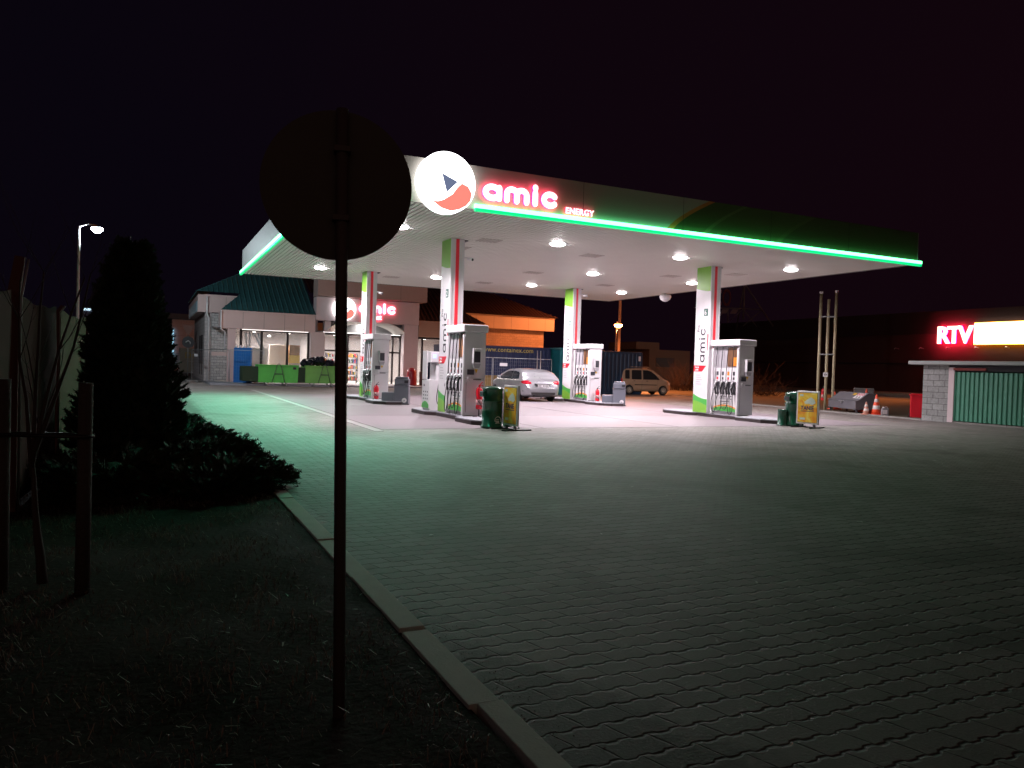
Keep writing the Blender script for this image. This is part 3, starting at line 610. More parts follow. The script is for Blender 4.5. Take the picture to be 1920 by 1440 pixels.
# poster stands
def poster_art():
    m, t, b = nt('advert_poster')
    tc = N(t, 'ShaderNodeTexCoord'); w = N(t, 'ShaderNodeTexNoise'); w.inputs['Scale'].default_value = 2.4; w.inputs['Distortion'].default_value = 1.5
    t.links.new(tc.outputs['Object'], w.inputs['Vector'])
    cr = N(t, 'ShaderNodeValToRGB'); t.links.new(w.outputs['Fac'], cr.inputs[0]); el = cr.color_ramp.elements
    el[0].position = 0.35; el[0].color = (0.85, 0.33, 0.02, 1); el[1].position = 0.62; el[1].color = (0.90, 0.80, 0.25, 1)
    e = el.new(0.5); e.color = (0.90, 0.60, 0.05, 1)
    t.links.new(cr.outputs[0], b.inputs['Base Color']); b.inputs['Roughness'].default_value = 0.3
    return m
pm = poster_art()
def poster(loc, rz, label, word='TANIE'):
    t = thing('poster_stand', label, 'poster stand', loc, rz, 'yellow poster stands')   # face looks to local -Y
    g = MB(); g.box(-0.33, 0.33, -0.03, 0.03, 0.10, 1.03, 0.008); g.mi = 1; g.box(-0.295, 0.295, -0.033, 0.033, 0.14, 0.99); fr = g.build('frame', [white, dgrey], t)
    g = MB(); g.box(-0.285, 0.285, -0.040, -0.0335, 0.15, 0.98); po = g.build('poster', pm, t)
    g = MB(); text(g, word, NY((-0.20, -0.0405, 0.50)), 0.155, 0.003, 0.004, squash=0.9); g.box(-0.2, 0.2, -0.043, -0.0405, 0.455, 0.47); g.build('lettering', M('navy_print', (0.02, 0.03, 0.12), .4), po)
    g = MB(); g.prism([(-0.10, 0.72), (0.0, 0.80), (0.10, 0.86), (0.20, 0.80), (0.24, 0.70), (0.14, 0.64), (0.04, 0.68), (-0.06, 0.66)], NY((0, -0.0405, 0)), 0.003); g.box(-0.24, -0.13, -0.043, -0.0405, 0.88, 0.94); g.box(-0.22, -0.06, -0.043, -0.0405, 0.22, 0.28); g.build('poster_print', M('pale_print', (0.62, 0.72, 0.62), .4), po)
    g = MB()
    for x in (-0.2, 0.2): g.box(x-0.03, x+0.03, -0.02, 0.02, 0.03, 0.11)
    g.build('bracket', dgrey, t)
    g = MB(); g.box(-0.30, -0.25, -0.38, 0.38, 0.0, 0.03, 0.005); g.box(0.25, 0.30, -0.38, 0.38, 0.0, 0.03, 0.005); g.box(-0.25, 0.25, -0.02, 0.02, 0.005, 0.03); g.build('base', black, t)
    return t
p1 = poster((7.60, 15.98, 0), -PI/2+0.06, 'yellow poster stand seen almost edge on beside the near green bin')
p1.rotation_euler[2] = -PI/2+0.06
dup(p1, (16.80, 15.86, 0), -1.32, 'yellow TANIE poster stand facing the camera by the green bin with low bucket')
dup(p1, (16.75, 31.6, 0), -0.95, 'yellow poster stand half hidden behind the silver hatchback')

# ================================================================ CARS
def interp(tab, t):
    if t <= tab[0][0]: return tab[0][1]
    for (a, va), (b, vb) in zip(tab, tab[1:]):
        if t <= b:
            k = (t-a)/(b-a); k = k*k*(3-2*k)*0.5+k*0.5
            return va+(vb-va)*k
    return tab[-1][1]
class Car:
    """body surface: length along +y from the tail, half width w(y,z), top line top(y)"""
    def __init__(s, L, HW, top, bot, belt, tumble, nrear=7, nfront=5, pr=0.35, pf=0.8):
        s.L, s.HW, s.top, s.bot, s.belt, s.tumble, s.pr, s.pf, s.nr, s.nf = L, HW, top, bot, belt, tumble, pr, pf, nrear, nfront
    def plan(s, y):
        if y < s.pr: return 1-0.26*((s.pr-y)/s.pr)**2.6
        if y > s.L-s.pf: return 1-0.38*((y-s.L+s.pf)/s.pf)**2.4
        return 1
    def w(s, y, z):
        b = s.belt; H = 1.5
        f = 1-0.05*((b-z)/0.6)**2 if z < b else 1-s.tumble*((z-b)/0.45)**1.25
        return s.HW*s.plan(y)*f
    def body(s, wheels, rw, arch=0.06):
        ys = sorted(set([i*s.L/70 for i in range(71)]+[0.03, s.L-0.03]))
        bm = bmesh.new(); rings = []
        for y in ys:
            zt = interp(s.top, y); zb = interp(s.bot, y); edge = min(0.10, (zt-zb)*0.4); zs = zt-edge
            pts = []
            for k in range(11):
                z = zb+(zs-zb)*k/10; x = s.w(y, z)
                if k == 0: x *= 0.93
                pts.append((x, z))
            ws = pts[-1][0]
            for k in range(1, 9):
                a = k/8*PI/2; pts.append((ws*math.cos(a)**0.55 if k < 8 else 0.0, zs+edge*math.sin(a)**0.75))
            ring = [(x, z) for x, z in pts]+[(-x, z) for x, z in pts[-2::-1]]
            rings.append([bm.verts.new((x, y, z)) for x, z in ring])
        for q, r in zip(rings, rings[1:]):
            n = len(q)
            for k in range(n-1):
                f = bm.faces.new([q[k], q[k+1], r[k+1], r[k]]); f.smooth = True
            bm.faces.new([q[n-1], q[0], r[0], r[n-1]])
        for e in (rings[0], rings[-1]): bm.faces.new(e)
        bmesh.ops.recalc_face_normals(bm, faces=bm.faces)
        me = bpy.data.meshes.new('b'); bm.to_mesh(me); bm.free(); o = bpy.data.objects.new('b', me); C.objects.link(o)
        cut = MB()
        for y in wheels: cut.lathe([(rw+arch, -1.2), (rw+arch, 1.2)], (0, y, rw), 40, True, 'X')
        bmesh.ops.recalc_face_normals(cut.bm, faces=cut.bm.faces)
        cm = bpy.data.meshes.new('c'); cut.bm.to_mesh(cm); cut.bm.free(); co = bpy.data.objects.new('c', cm); C.objects.link(co)
        md = o.modifiers.new('b', 'BOOLEAN'); md.object = co; md.operation = 'DIFFERENCE'; md.solver = 'EXACT'
        dg = bpy.context.evaluated_depsgraph_get(); res = bpy.data.meshes.new_from_object(o.evaluated_get(dg))
        b = bmesh.new(); b.from_mesh(res)
        for x in (o, co): bpy.data.objects.remove(x)
        mb = MB(); mb.bm.free(); mb.bm = b
        for v in b.verts: pass
        return mb
    def side(s, mb, pts, sgn, off=0.006, ny=10):
        """patch over polygon rows: list of (y, z0, z1)"""
        cols = []
        for y, z0, z1 in pts:
            cols.append([mb.bm.verts.new((sgn*(s.w(y, z0+(z1-z0)*k/5)+off), y, z0+(z1-z0)*k/5)) for k in range(6)])
        for a, b in zip(cols, cols[1:]):
            for k in range(5):
                f = mb.bm.faces.new([a[k], a[k+1], b[k+1], b[k]] if sgn > 0 else [a[k], b[k], b[k+1], a[k+1]]); f.smooth = True; f.material_index = mb.mi
    def rear_y(s, x, z, front=False):
        n = 80; rng = range(n+1)
        for i in rng:
            y = s.L*0.5*i/n if not front else s.L-s.L*0.5*i/n
            if interp(s.top, y) >= z+0.02*(1 if z > 0.9 else 0) and s.w(y, z) >= abs(x): return y
        return s.L*0.5 if not front else s.L*.5
    def end(s, mb, rows, off=0.008, front=False, nx=14):
        """patch on tail or nose: rows of (z, x0, x1)"""
        cols = []
        for z, x0, x1 in rows:
            r = []
            for k in range(nx+1):
                x = x0+(x1-x0)*k/nx; y = s.rear_y(x, z, front)
                r.append(mb.bm.verts.new((x, y+(off if front else -off), z)))
            cols.append(r)
        for a, b in zip(cols, cols[1:]):
            for k in range(nx):
                f = mb.bm.faces.new([a[k], a[k+1], b[k+1], b[k]]); f.smooth = True; f.material_index = mb.mi
def carpaint(name, col):
    m = M(name, col, 0.28, 0.55, var=0.03, coat=0.8); return m
glass = M('tinted_car_glass', (0.02, 0.024, 0.028), 0.08, var=0.1, spec=0.9)
glass_r = M('rear_glass', (0.10, 0.11, 0.12), 0.10, var=0.5, scale=3, spec=0.9)
alloy = M('alloy_rim', (0.45, 0.44, 0.43), 0.35, 0.6, var=0.1)
trim = M('black_trim', (0.02, 0.018, 0.018), 0.55)
def wheel(t, x, y, r, wd, spokes, rimm, hub=None):
    s = 1 if x > 0 else -1
    g = MB(); g.lathe([(r*0.66, -wd/2), (r*0.93, -wd/2), (r, -wd/2+0.03), (r, wd/2-0.03), (r*0.93, wd/2), (r*0.66, wd/2)], (x, y, r), 36, True, 'X'); w = g.build('wheel', tyre, t)
    g = MB(); xo = x+s*(wd/2-0.03)
    g.lathe([(r*0.60, xo-0.03*s), (r*0.68, xo-0.02*s), (r*0.68, xo+s*0.032), (r*0.62, xo+s*0.030), (r*0.60, xo+s*0.0)], (0, y, r), 32, True, 'X')
    g.lathe([(r*0.14, xo), (r*0.14, xo+s*0.03)], (0, y, r), 14, True, 'X')
    for k in range(spokes):
        a = 2*PI*k/spokes; p = Vector((xo+s*0.012, y+math.cos(a)*r*0.1, r+math.sin(a)*r*0.1)); q = Vector((xo+s*0.012, y+math.cos(a)*r*0.64, r+math.sin(a)*r*0.64))
        g.tube([p, q], [0.035, 0.022], 6)
    g.build('rim', rimm, w)
    g = MB(); g.lathe([(r*0.60, x-0.02*s), (r*0.60, x-0.01*s)], (0, y, r), 28, True, 'X'); g.build('brake_backing', trim, w)

# silver hatchback, tail towards the camera
silver = carpaint('silver_car_paint', (0.30, 0.305, 0.325))
A3 = Car(4.2, 0.885, [(0, 0.62), (0.06, 0.68), (0.10, 0.80), (0.16, 0.95), (0.22, 1.00), (0.34, 1.10), (0.62, 1.30), (0.95, 1.385), (1.6, 1.425), (2.15, 1.40), (2.6, 1.27), (3.05, 1.04), (3.2, 0.98), (3.7, 0.88), (4.05, 0.72), (4.15, 0.60), (4.2, 0.50)], [(0, 0.30), (0.3, 0.22), (3.7, 0.20), (4.2, 0.28)], 0.92, 0.20)
t = thing('hatchback_car', 'silver three door hatchback seen from behind between the pumps', 'car', (15.28, 29.0, 0), -0.03)
WY = (0.86, 3.42)
mb = A3.body(WY, 0.315); body = mb.build('body', silver, t)
for p in body.data.polygons: p.use_smooth = True
for sg in (-1, 1):
    g = MB(); A3.side(g, [(0.66, 0.975, 1.02), (0.74, 0.97, 1.20), (0.90, 0.965, 1.27), (1.20, 0.96, 1.30), (1.40, 0.955, 1.305)], sg); g.build('rear_side_window', glass, t)
    g = MB(); A3.side(g, [(1.47, 0.955, 1.305), (1.8, 0.95, 1.305), (2.1, 0.945, 1.28), (2.35, 0.94, 1.20), (2.6, 0.94, 1.10), (2.85, 0.935, 0.98)], sg); g.build('door_window', glass, t)
    g = MB(); A3.side(g, [(1.395, 0.93, 1.31), (1.475, 0.93, 1.31)], sg, 0.003); A3.side(g, [(1.42, 0.32, 0.93), (1.428, 0.32, 0.93)], sg, 0.003); A3.side(g, [(2.80, 0.32, 0.93), (2.808, 0.32, 0.93)], sg, 0.003); g.build('door_seam', trim, t)
    g = MB(); x = sg*(A3.w(2.55, 0.98)+0.10); g.box(x-0.09, x+0.09, 2.60, 2.72, 0.95, 1.08, 0.03); g.build('wing_mirror', silver, t)
    g = MB(); x = sg*(A3.w(1.6, 0.84)+0.012); g.box(x-0.012, x+0.012, 1.52, 1.70, 0.83, 0.86, 0.008); g.build('door_handle', silver, t)
    g = MB(); A3.end(g, [(z, sg*(0.53+(0.05 if z > .86 else 0)), sg*0.86) for z in (0.76, 0.80, 0.84, 0.88, 0.91)], 0.010)
    g.build('tail_light', M('tail_light_red', (0.55, 0.01, 0.03), 0.15, var=0.7, scale=22, coat=1), t)
    g = MB(); A3.side(g, [(0.06, 0.76, 0.90), (0.12, 0.755, 0.90), (0.20, 0.76, 0.895), (0.30, 0.79, 0.88), (0.38, 0.83, 0.86)], sg, 0.008); g.build('tail_light', bpy.data.materials['tail_light_red'], t)
    g = MB(); A3.end(g, [(z, sg*0.50, sg*0.80) for z in (0.58, 0.63, 0.68)], 0.006, True); g.build('headlight', glass_r, t)
g = MB(); A3.end(g, [(0.985, -0.62, 0.62), (1.02, -0.66, 0.66), (1.10, -0.62, 0.62), (1.20, -0.56, 0.56), (1.285, -0.50, 0.50)], 0.012); g.build('rear_window', glass_r, t)
g = MB(); g.box(-0.38, 0.38, -0.030, 0.10, 0.755, 0.775, 0.004); g.build('plate_recess', trim, t)
g = MB(); g.box(-0.26, 0.26, -0.022, 0.10, 0.635, 0.745, 0.004); pl = g.build('number_plate', whitepanel, t)
g = MB()
for k in range(7):
    if k != 2: g.box(-0.22+k*0.066, -0.185+k*0.066, -0.024, -0.022, 0.66, 0.72)
g.build('plate_characters', dgrey, pl)
g = MB(); A3.end(g, [(0.30, -0.74, 0.74), (0.36, -0.76, 0.76), (0.41, -0.77, 0.77)], 0.006); g.build('bumper_skirt', trim, t)
g = MB(); A3.end(g, [(0.585, -0.80, 0.80), (0.60, -0.80, 0.80)], 0.010); g.build('bumper_crease', chrome, t)
g = MB()
for k in (-1.5, -.5, .5, 1.5): g.bm.faces.ensure_lookup_table(); g.tube([(k*0.05+0.032*math.cos(a), A3.rear_y(0, 0.9)-0.012, 0.885+0.032*math.sin(a)) for a in [j*PI/6 for j in range(13)]], 0.004, 5)
g.build('badge', chrome, t)
g = MB(); g.box(-0.55, 0.55, 0.35, 4.0, 0.20, 0.40); g.tube([(-0.4, 0.05, 0.27), (-0.4, 0.5, 0.27)], 0.03, 10); g.build('underbody', trim, t)
for x in (-0.775, 0.775):
    for y in WY: wheel(t, x, y, 0.315, 0.20, 7, alloy)

# beige minivan, side towards the camera
beige = M('beige_car_paint', (0.44, 0.30, 0.19), 0.35, 0.05, var=0.03, coat=0.5)
WR = Car(3.55, 0.80, [(0, 0.70), (0.03, 0.92), (0.08, 1.05), (0.22, 1.50), (0.34, 1.615), (1.1, 1.65), (1.9, 1.63), (2.2, 1.55), (2.6, 1.28), (2.9, 1.06), (3.1, 0.99), (3.4, 0.84), (3.5, 0.70), (3.55, 0.55)], [(0, 0.30), (0.2, 0.22), (3.3, 0.22), (3.55, 0.30)], 0.95, 0.055, pr=0.15, pf=0.55)
glass = M('dull_van_glass', (0.012, 0.013, 0.015), 0.45, var=0.1, spec=0.4)
t = thing('minivan_car', 'beige small minivan parked sideways by the containers, nose to the right', 'car', (25.9, 39.75, 0), -PI/2-0.14)
WY = (0.62, 2.92)
mb = WR.body(WY, 0.28, 0.055); body = mb.build('body', beige, t)
for p in body.data.polygons: p.use_smooth = True
for sg in (-1, 1):
    g = MB(); WR.side(g, [(0.30, 0.98, 1.45), (0.36, 0.97, 1.50), (0.58, 0.97, 1.50), (0.60, 0.99, 1.48)], sg); g.build('rear_side_window', glass, t)
    g = MB(); WR.side(g, [(0.74, 0.96, 1.49), (0.80, 0.94, 1.51), (1.34, 0.94, 1.51), (1.40, 0.95, 1.50)], sg); g.build('rear_door_window', glass, t)
    g = MB(); WR.side(g, [(1.50, 0.94, 1.51), (1.8, 0.94, 1.51), (2.05, 0.94, 1.44), (2.3, 0.94, 1.28), (2.52, 0.94, 1.08), (2.62, 0.94, 0.98)], sg); g.build('front_door_window', glass, t)
    g = MB(); WR.side(g, [(0.95, 0.60, 0.645), (1.4, 0.60, 0.645), (2.45, 0.60, 0.645)], sg, 0.015); g.build('rub_strip', trim, t)
    g = MB(); WR.side(g, [(1.435, 0.3, 1.52), (1.445, 0.3, 1.52)], sg, 0.002); WR.side(g, [(2.5, 0.3, 0.93), (2.508, 0.3, 0.93)], sg, 0.002); g.build('door_seam', trim, t)
    for yy in (0.86, 1.72):
        g = MB(); x = sg*(WR.w(yy, 0.84)+0.012); g.box(x-0.012, x+0.012, yy, yy+0.12, 0.84, 0.87, 0.006); g.build('door_handle', trim, t)
    g = MB(); x = sg*(WR.w(2.4, 0.98)+0.08); g.box(x-0.07, x+0.07, 2.38, 2.48, 0.95, 1.10, 0.03); g.build('wing_mirror', trim, t)
    g = MB(); g.tube([(sg*0.62, 0.45, 1.635), (sg*0.62, 0.6, 1.70), (sg*0.62, 1.9, 1.70), (sg*0.62, 2.05, 1.62)], 0.018, 6); g.build('roof_rail', beige, t)
    g = MB(); WR.side(g, [(0.015, 0.64, 0.98), (0.05, 0.63, 1.0), (0.12, 0.64, 0.98)], sg, 0.012); WR.end(g, [(0.64, sg*0.62, sg*0.75), (0.8, sg*0.62, sg*0.75), (0.92, sg*0.62, sg*0.75)], 0.012, nx=5); g.build('tail_light', red, t)
    g = MB(); WR.side(g, [(3.25, 0.66, 0.80), (3.35, 0.62, 0.80), (3.46, 0.62, 0.76)], sg, 0.012); g.build('headlight', M('headlight_glass', (.7, .7, .72), .15), t)
g = MB(); WR.end(g, [(1.02, -0.62, 0.62), (1.15, -0.62, 0.62), (1.3, -0.6, 0.6), (1.45, -0.58, 0.58)], 0.012); g.build('rear_window', glass, t)
g = MB(); g.box(-0.5, 0.5, 0.3, 3.2, 0.20, 0.35); g.build('underbody', trim, t)
cream = M('wheel_cover_cream', (0.55, 0.50, 0.40), 0.5)
for x in (-0.70, 0.70):
    for y in WY: wheel(t, x, y, 0.28, 0.17, 12, cream)

# ================================================================ CONTAINERS, MESH FENCE
def container(loc, label, cols, L, Wd, H, corr=True, band=None):
    t = thing('shipping_container', label, 'container', loc)
    g = MB(); P = []
    n = int(L/0.28)
    if corr:
        pts = [(0, 0)]
        for k in range(n):
            a = k*L/n; w = L/n; pts += [(a+w*0.1, 0), (a+w*0.25, 0.035), (a+w*0.6, 0.035), (a+w*0.75, 0)]
        pts += [(L, 0), (L, Wd), (0, Wd)]
        zb = band or 0.12
        g.prism(pts, ((0, 0, zb), (1, 0, 0), (0, 1, 0), (0, 0, 1)), H-0.12-zb)
        if band:
            g.mi = 1; g.prism(pts, ((0, 0, 0.12), (1, 0, 0), (0, 1, 0), (0, 0, 1)), band-0.1205)
    g.build('corrugated_wall', cols, t)
    g = MB(); g.box(-0.02, L+0.02, -0.025, Wd, H-0.119, H, 0.01); g.box(-0.02, L+0.02, -0.025, Wd, 0, 0.119, 0.01)
    for x in (0, L): g.box(x-0.06, x+0.06, -0.024, 0.06, 0.12, H-0.12)
    g.build('frame', cols[0], t); return t
blue = M('container_blue', (0.006, 0.014, 0.062), 0.6, var=0.2, scale=1.2)
ochre = M('container_ochre', (0.28, 0.17, 0.05), 0.55, var=0.15)
teal = M('container_teal', (0.008, 0.13, 0.15), 0.45, var=0.15, scale=1.5)
dblue = M('container_dark_blue', (0.008, 0.035, 0.075), 0.5, var=0.2, scale=1.5)
t = container((14.4, 38.2, 0), 'dark blue container with yellow web address and ochre lower wall behind silver hatchback', [blue, ochre], 6.06, 2.44, 2.6, True, 0.98)
g = MB(); text(g, 'www.containex.com', NY((1.95, -0.012, 2.28)), 0.36, 0.01, 0.004, squash=0.98, space=1.05); g.build('lettering', M('faded_yellow_lettering', (0.42, 0.33, 0.10), .6), t)
t = container((20.62, 37.2, 0), 'teal container end standing between the silver hatchback and the white column', [teal], 2.6, 4.5, 2.62)
t = container((23.35, 39.0, 0), 'dark blue corrugated container behind the beige minivan', [dblue], 3.95, 2.44, 2.6)
g = MB(); g.box(3.70, 3.86, -0.034, -0.028, 2.05, 2.35); g.build('data_plate', whitepanel, t)
def mesh_panel(x0, x1, y0, y1, h, label, sign=True, feet=True):
    L = math.hypot(x1-x0, y1-y0); t = thing('mesh_fence_panel', label, 'mesh fence', (x0, y0, 0), math.atan2(y1-y0, x1-x0), 'wire mesh site fence panels')
    g = MB(); g.tube([(0, 0, 0.12), (0, 0, h), (L, 0, h), (L, 0, 0.12), (0, 0, 0.12)], 0.02, 8); g.build('frame', steel, t)
    g = MB()
    for k in range(1, int(L/0.12)): g.box(k*0.12-0.0015, k*0.12+0.0015, -0.0015, 0.0015, 0.12, h)
    for k in range(1, 10): g.box(0, L, -0.003, -0.0015, 0.12+k*(h-0.12)/10, 0.123+k*(h-0.12)/10)
    g.build('wire_mesh', steel, t)
    g = MB(); g.box(-0.12, 0.12, -0.35, 0.35, 0, 0.12, 0.02); g.build('foot', M('foot_concrete', (.25, .25, .24), .9), t)
    if sign: g = MB(); g.box(0.35, 0.78, -0.03, -0.024, h-0.42, h-0.26); g.build('name_sign', whitepanel, t)
    return t
mesh_panel(13.2, 15.95, 36.0, 36.0, 1.92, 'mesh fence panel ending beside the near dispenser, in front of the dark blue container', False)
mesh_panel(16.02, 19.42, 36.0, 36.0, 1.92, 'mesh fence panel with small sign behind the roof of the silver hatchback')
t = thing('scaffold_poles', 'pair of thin steel poles standing before the dark blue container', 'pole', (18.7, 36.3, 0))
for x in (0, 0.2):
    g = MB(); g.cyl((x, 0, 0), (x, 0, 2.38), 0.024, seg=8); g.build('pole', steel, t)

# ================================================================ SHOP
clad = M('beige_wall_cladding', (0.66, 0.50, 0.48), 0.6, var=0.06, scale=1.0, bump=0.05)
clad2 = M('grey_mauve_cladding', (0.62, 0.51, 0.52), 0.6, var=0.06)
seam = M('cladding_seam', (0.18, 0.14, 0.13), 0.7)
dframe = M('dark_window_frame', (0.02, 0.012, 0.012), 0.5)
def tiles(name, col):
    m, t, b = nt(name); tc = N(t, 'ShaderNodeTexCoord'); br = N(t, 'ShaderNodeTexNoise'); br.inputs['Scale'].default_value = 3
    t.links.new(tc.outputs['Object'], br.inputs['Vector']); mx = N(t, 'ShaderNodeMix', data_type='RGBA'); t.links.new(br.outputs['Fac'], mx.inputs[0])
    mx.inputs[6].default_value = tuple(c*.7 for c in col)+(1,); mx.inputs[7].default_value = tuple(c*1.3 for c in col)+(1,); t.links.new(mx.outputs[2], b.inputs['Base Color']); b.inputs['Roughness'].default_value = .5
    return m
tealroof = tiles('teal_roof_sheet', (0.035, 0.12, 0.13)); darkroof = tiles('dark_red_roof_sheet', (0.032, 0.012, 0.010))
def glassmat():
    m, t, b = nt('window_glass'); b.inputs['Base Color'].default_value = (0.9, 0.93, 0.93, 1); b.inputs['Roughness'].default_value = 0.02
    b.inputs['Alpha'].default_value = 0.12; b.inputs['Specular IOR Level'].default_value = 0.6; return m
wglass = glassmat()
def brickmat(name, c1, c2, mort, bw, bh, bump=0.6, rough=0.85, ax='XZ'):
    m, t, b = nt(name); tc = N(t, 'ShaderNodeTexCoord'); sp = N(t, 'ShaderNodeSeparateXYZ'); cb = N(t, 'ShaderNodeCombineXYZ'); t.links.new(tc.outputs['Object'], sp.inputs[0])
    t.links.new(sp.outputs['XYZ'.index(ax[0])], cb.inputs[0]); t.links.new(sp.outputs[2], cb.inputs[1])
    br = N(t, 'ShaderNodeTexBrick'); t.links.new(cb.outputs[0], br.inputs['Vector'])
    br.inputs['Scale'].default_value = 1; br.inputs['Brick Width'].default_value = bw; br.inputs['Row Height'].default_value = bh; br.inputs['Mortar Size'].default_value = 0.008
    br.inputs['Color1'].default_value = c1+(1,); br.inputs['Color2'].default_value = c2+(1,); br.inputs['Mortar'].default_value = mort+(1,)
    n = N(t, 'ShaderNodeTexNoise'); n.inputs['Scale'].default_value = 14; n.inputs['Detail'].default_value = 6; t.links.new(tc.outputs['Object'], n.inputs['Vector'])
    mx = N(t, 'ShaderNodeMix', data_type='RGBA', blend_type='MULTIPLY'); mx.inputs[0].default_value = 0.6; t.links.new(br.outputs[0], mx.inputs[6]); t.links.new(n.outputs['Fac'], mx.inputs[7])
    sc = N(t, 'ShaderNodeMix', data_type='RGBA', blend_type='MULTIPLY'); sc.inputs[0].default_value = 1; t.links.new(mx.outputs[2], sc.inputs[6]); sc.inputs[7].default_value = (1.35, 1.35, 1.35, 1); t.links.new(sc.outputs[2], b.inputs['Base Color'])
    b.inputs['Roughness'].default_value = rough
    ad = N(t, 'ShaderNodeMath', operation='MULTIPLY_ADD'); t.links.new(br.outputs['Fac'], ad.inputs[0]); ad.inputs[1].default_value = -1; t.links.new(n.outputs['Fac'], ad.inputs[2])
    bp = N(t, 'ShaderNodeBump'); bp.inputs['Strength'].default_value = bump; bp.inputs['Distance'].default_value = 0.02; t.links.new(ad.outputs[0], bp.inputs['Height']); t.links.new(bp.outputs[0], b.inputs['Normal'])
    return m
stone = brickmat('rough_stone_block', (0.6, 0.58, 0.58), (0.42, 0.41, 0.41), (0.12, 0.12, 0.12), 0.34, 0.17, 1.0)
def fascia_band(parent, x0, x1, y0, y1, z0, z1, mat, pitch=1.2, name='fascia'):
    g = MB(); g.box(x0, x1, y0, y1, z0, z1)
    g.mi = 1; x = x0+pitch
    while x < x1-0.2: g.box(x-0.008, x+0.008, y0-0.004, y0, z0, z1); x += pitch
    g.mi = 0; g.box(x0-0.03, x1+0.03, y0-0.05, y0-0.0045, z1-0.07, z1+0.02); return g.build(name, [mat, seam], parent)
def roofsheet(parent, polys, mat, name='roof', ribs=None):
    g = MB()
    for P in polys:
        g.face(P)
        P = [Vector(p) for p in P]; n = (P[1]-P[0]).cross(P[-1]-P[0]).normalized(); n = n if n.z > 0 else -n
        # standing ribs running down the slope
        dn = Vector((n.x, n.y, 0)).normalized(); dn = Vector((dn.x, dn.y, -(n.x*dn.x+n.y*dn.y)/n.z)).normalized(); al = n.cross(dn).normalized()
        s = [p.dot(al) for p in P]; a = math.floor(min(s)/0.3)*0.3+0.15
        while a < max(s):
            hit = []
            for i in range(len(P)):
                p, q = P[i], P[(i+1) % len(P)]; sp, sq = p.dot(al), q.dot(al)
                if (sp-a)*(sq-a) < 0: hit.append(p+(q-p)*((a-sp)/(sq-sp)))
            if len(hit) >= 2:
                hit.sort(key=lambda v: v.z); p, q = hit[0], hit[-1]
                v = [p-al*.045, p+n*.05, p+al*.045, q+al*.045, q+n*.05, q-al*.045]
                g.face([v[0], v[1], v[4], v[5]]); g.face([v[1], v[2], v[3], v[4]])
            a += 0.3
    return g.build(name, mat, parent)
shop = thing('shop_building', 'low beige filling station shop with teal roof, lit windows and arched entrance', 'shop')
st = shop
F = 48.0
fascia_band(st, 3.80, 9.24, F, F+0.5, 3.26, 4.30, clad)
g = MB(); g.box(3.8, 4.2, F+0.5, F+2.2, 3.26, 4.30); g.box(4.2, 9.24, F+0.5, F+0.9, 3.26, 3.30); g.build('eave_return', clad, st)
g = MB(); g.box(4.17, 4.62, F+0.10, F+0.5, 0.10, 3.258); g.build('pillar', clad, st)
g = MB(); g.box(8.98, 9.85, F+0.02, F+0.6, 0.10, 3.258); g.build('pillar', clad2, st)
g = MB(); g.tube([(3.78, F-0.06, 4.3), (3.78, F-0.06, 3.2), (4.02, F+0.3, 3.05), (4.02, F+.3, 2.0)], 0.05, 8); g.build('downpipe', white, st)
g = MB(); g.tube([(3.12, 49.9, 5.2), (3.12, 49.9, 4.1), (3.25, 50.05, 3.9), (3.25, 50.05, 0.1)], 0.06, 8); g.build('downpipe', white, st)
g = MB(); g.box(3.42, 4.75, 50.1, 50.5, 0.1, 4.2); g.build('stone_wall', stone, st)
g = MB(); g.box(3.42, 4.75, 50.085, 50.099, 1.62, 1.86); g.build('stone_band', clad, st)
g = MB(); g.box(3.02, 3.40, 50.12, 62, 0.1, 4.3); g.box(3.4, 9.4, 61.6, 62, 0.1, 4.3); g.build('side_wall', brickmat('white_side_siding', (0.5, 0.46, 0.46), (0.46, 0.43, 0.43), (.25, .22, .22), 30, 0.22, .3, ax='YZ'), st)
for y in (51.6, 53.6): g = MB(); g.box(2.96, 3.018, y, y+0.9, 1.1, 2.9); g.box(2.98, 3.018, y+0.3, y+.5, .4, 1.1); g.build('side_window', dframe, st)
fascia_band(st, 3.0, 5.6, 50.0, 50.09, 4.25, 5.30, clad)
g = MB(); g.box(2.6, 3.0, 50.0, 62, 4.25, 5.30); g.build('side_fascia', clad, st)
g = MB(); g.box(2.57, 2.60, 50.6, 60.5, 4.3, 4.95); g.build('side_panel', M('pale_blue_side_sign', (0.30, 0.52, 0.62), .4), st)
roofsheet(st, [[(3.75, F-0.05, 4.33), (9.26, F-0.05, 4.33), (9.26, 50.1, 5.51), (5.05, 50.1, 5.51)], [(2.55, 50.1, 5.51), (9.26, 50.1, 5.51), (9.26, 56, 8.75), (8.4, 56, 8.75)], [(2.55, 50.1, 5.51), (2.55, 62.2, 5.51), (8.4, 57.2, 8.75), (8.4, 56, 8.75)]], tealroof)
# left wing windows
g = MB()
for x in (4.95, 6.14, 7.66, 8.93): g.box(x-0.07, x+0.07, F+0.42, F+0.55, 0.15, 3.2)
g.box(4.9, 9.0, F+0.42, F+0.55, 3.14, 3.255); g.box(4.9, 9.0, F+0.42, F+0.55, 0.08, 0.18); wf = g.build('window', dframe, st)
g = MB(); g.box(4.95, 8.95, F+0.475, F+0.487, 0.18, 3.14); g.build('pane', wglass, wf)
g = MB(); g.box(5.0, 8.9, F+0.36, F+0.41, 3.22, 3.255); g.build('strip_lamp', E('eave_strip', (1, .93, .88), 1.6), st)
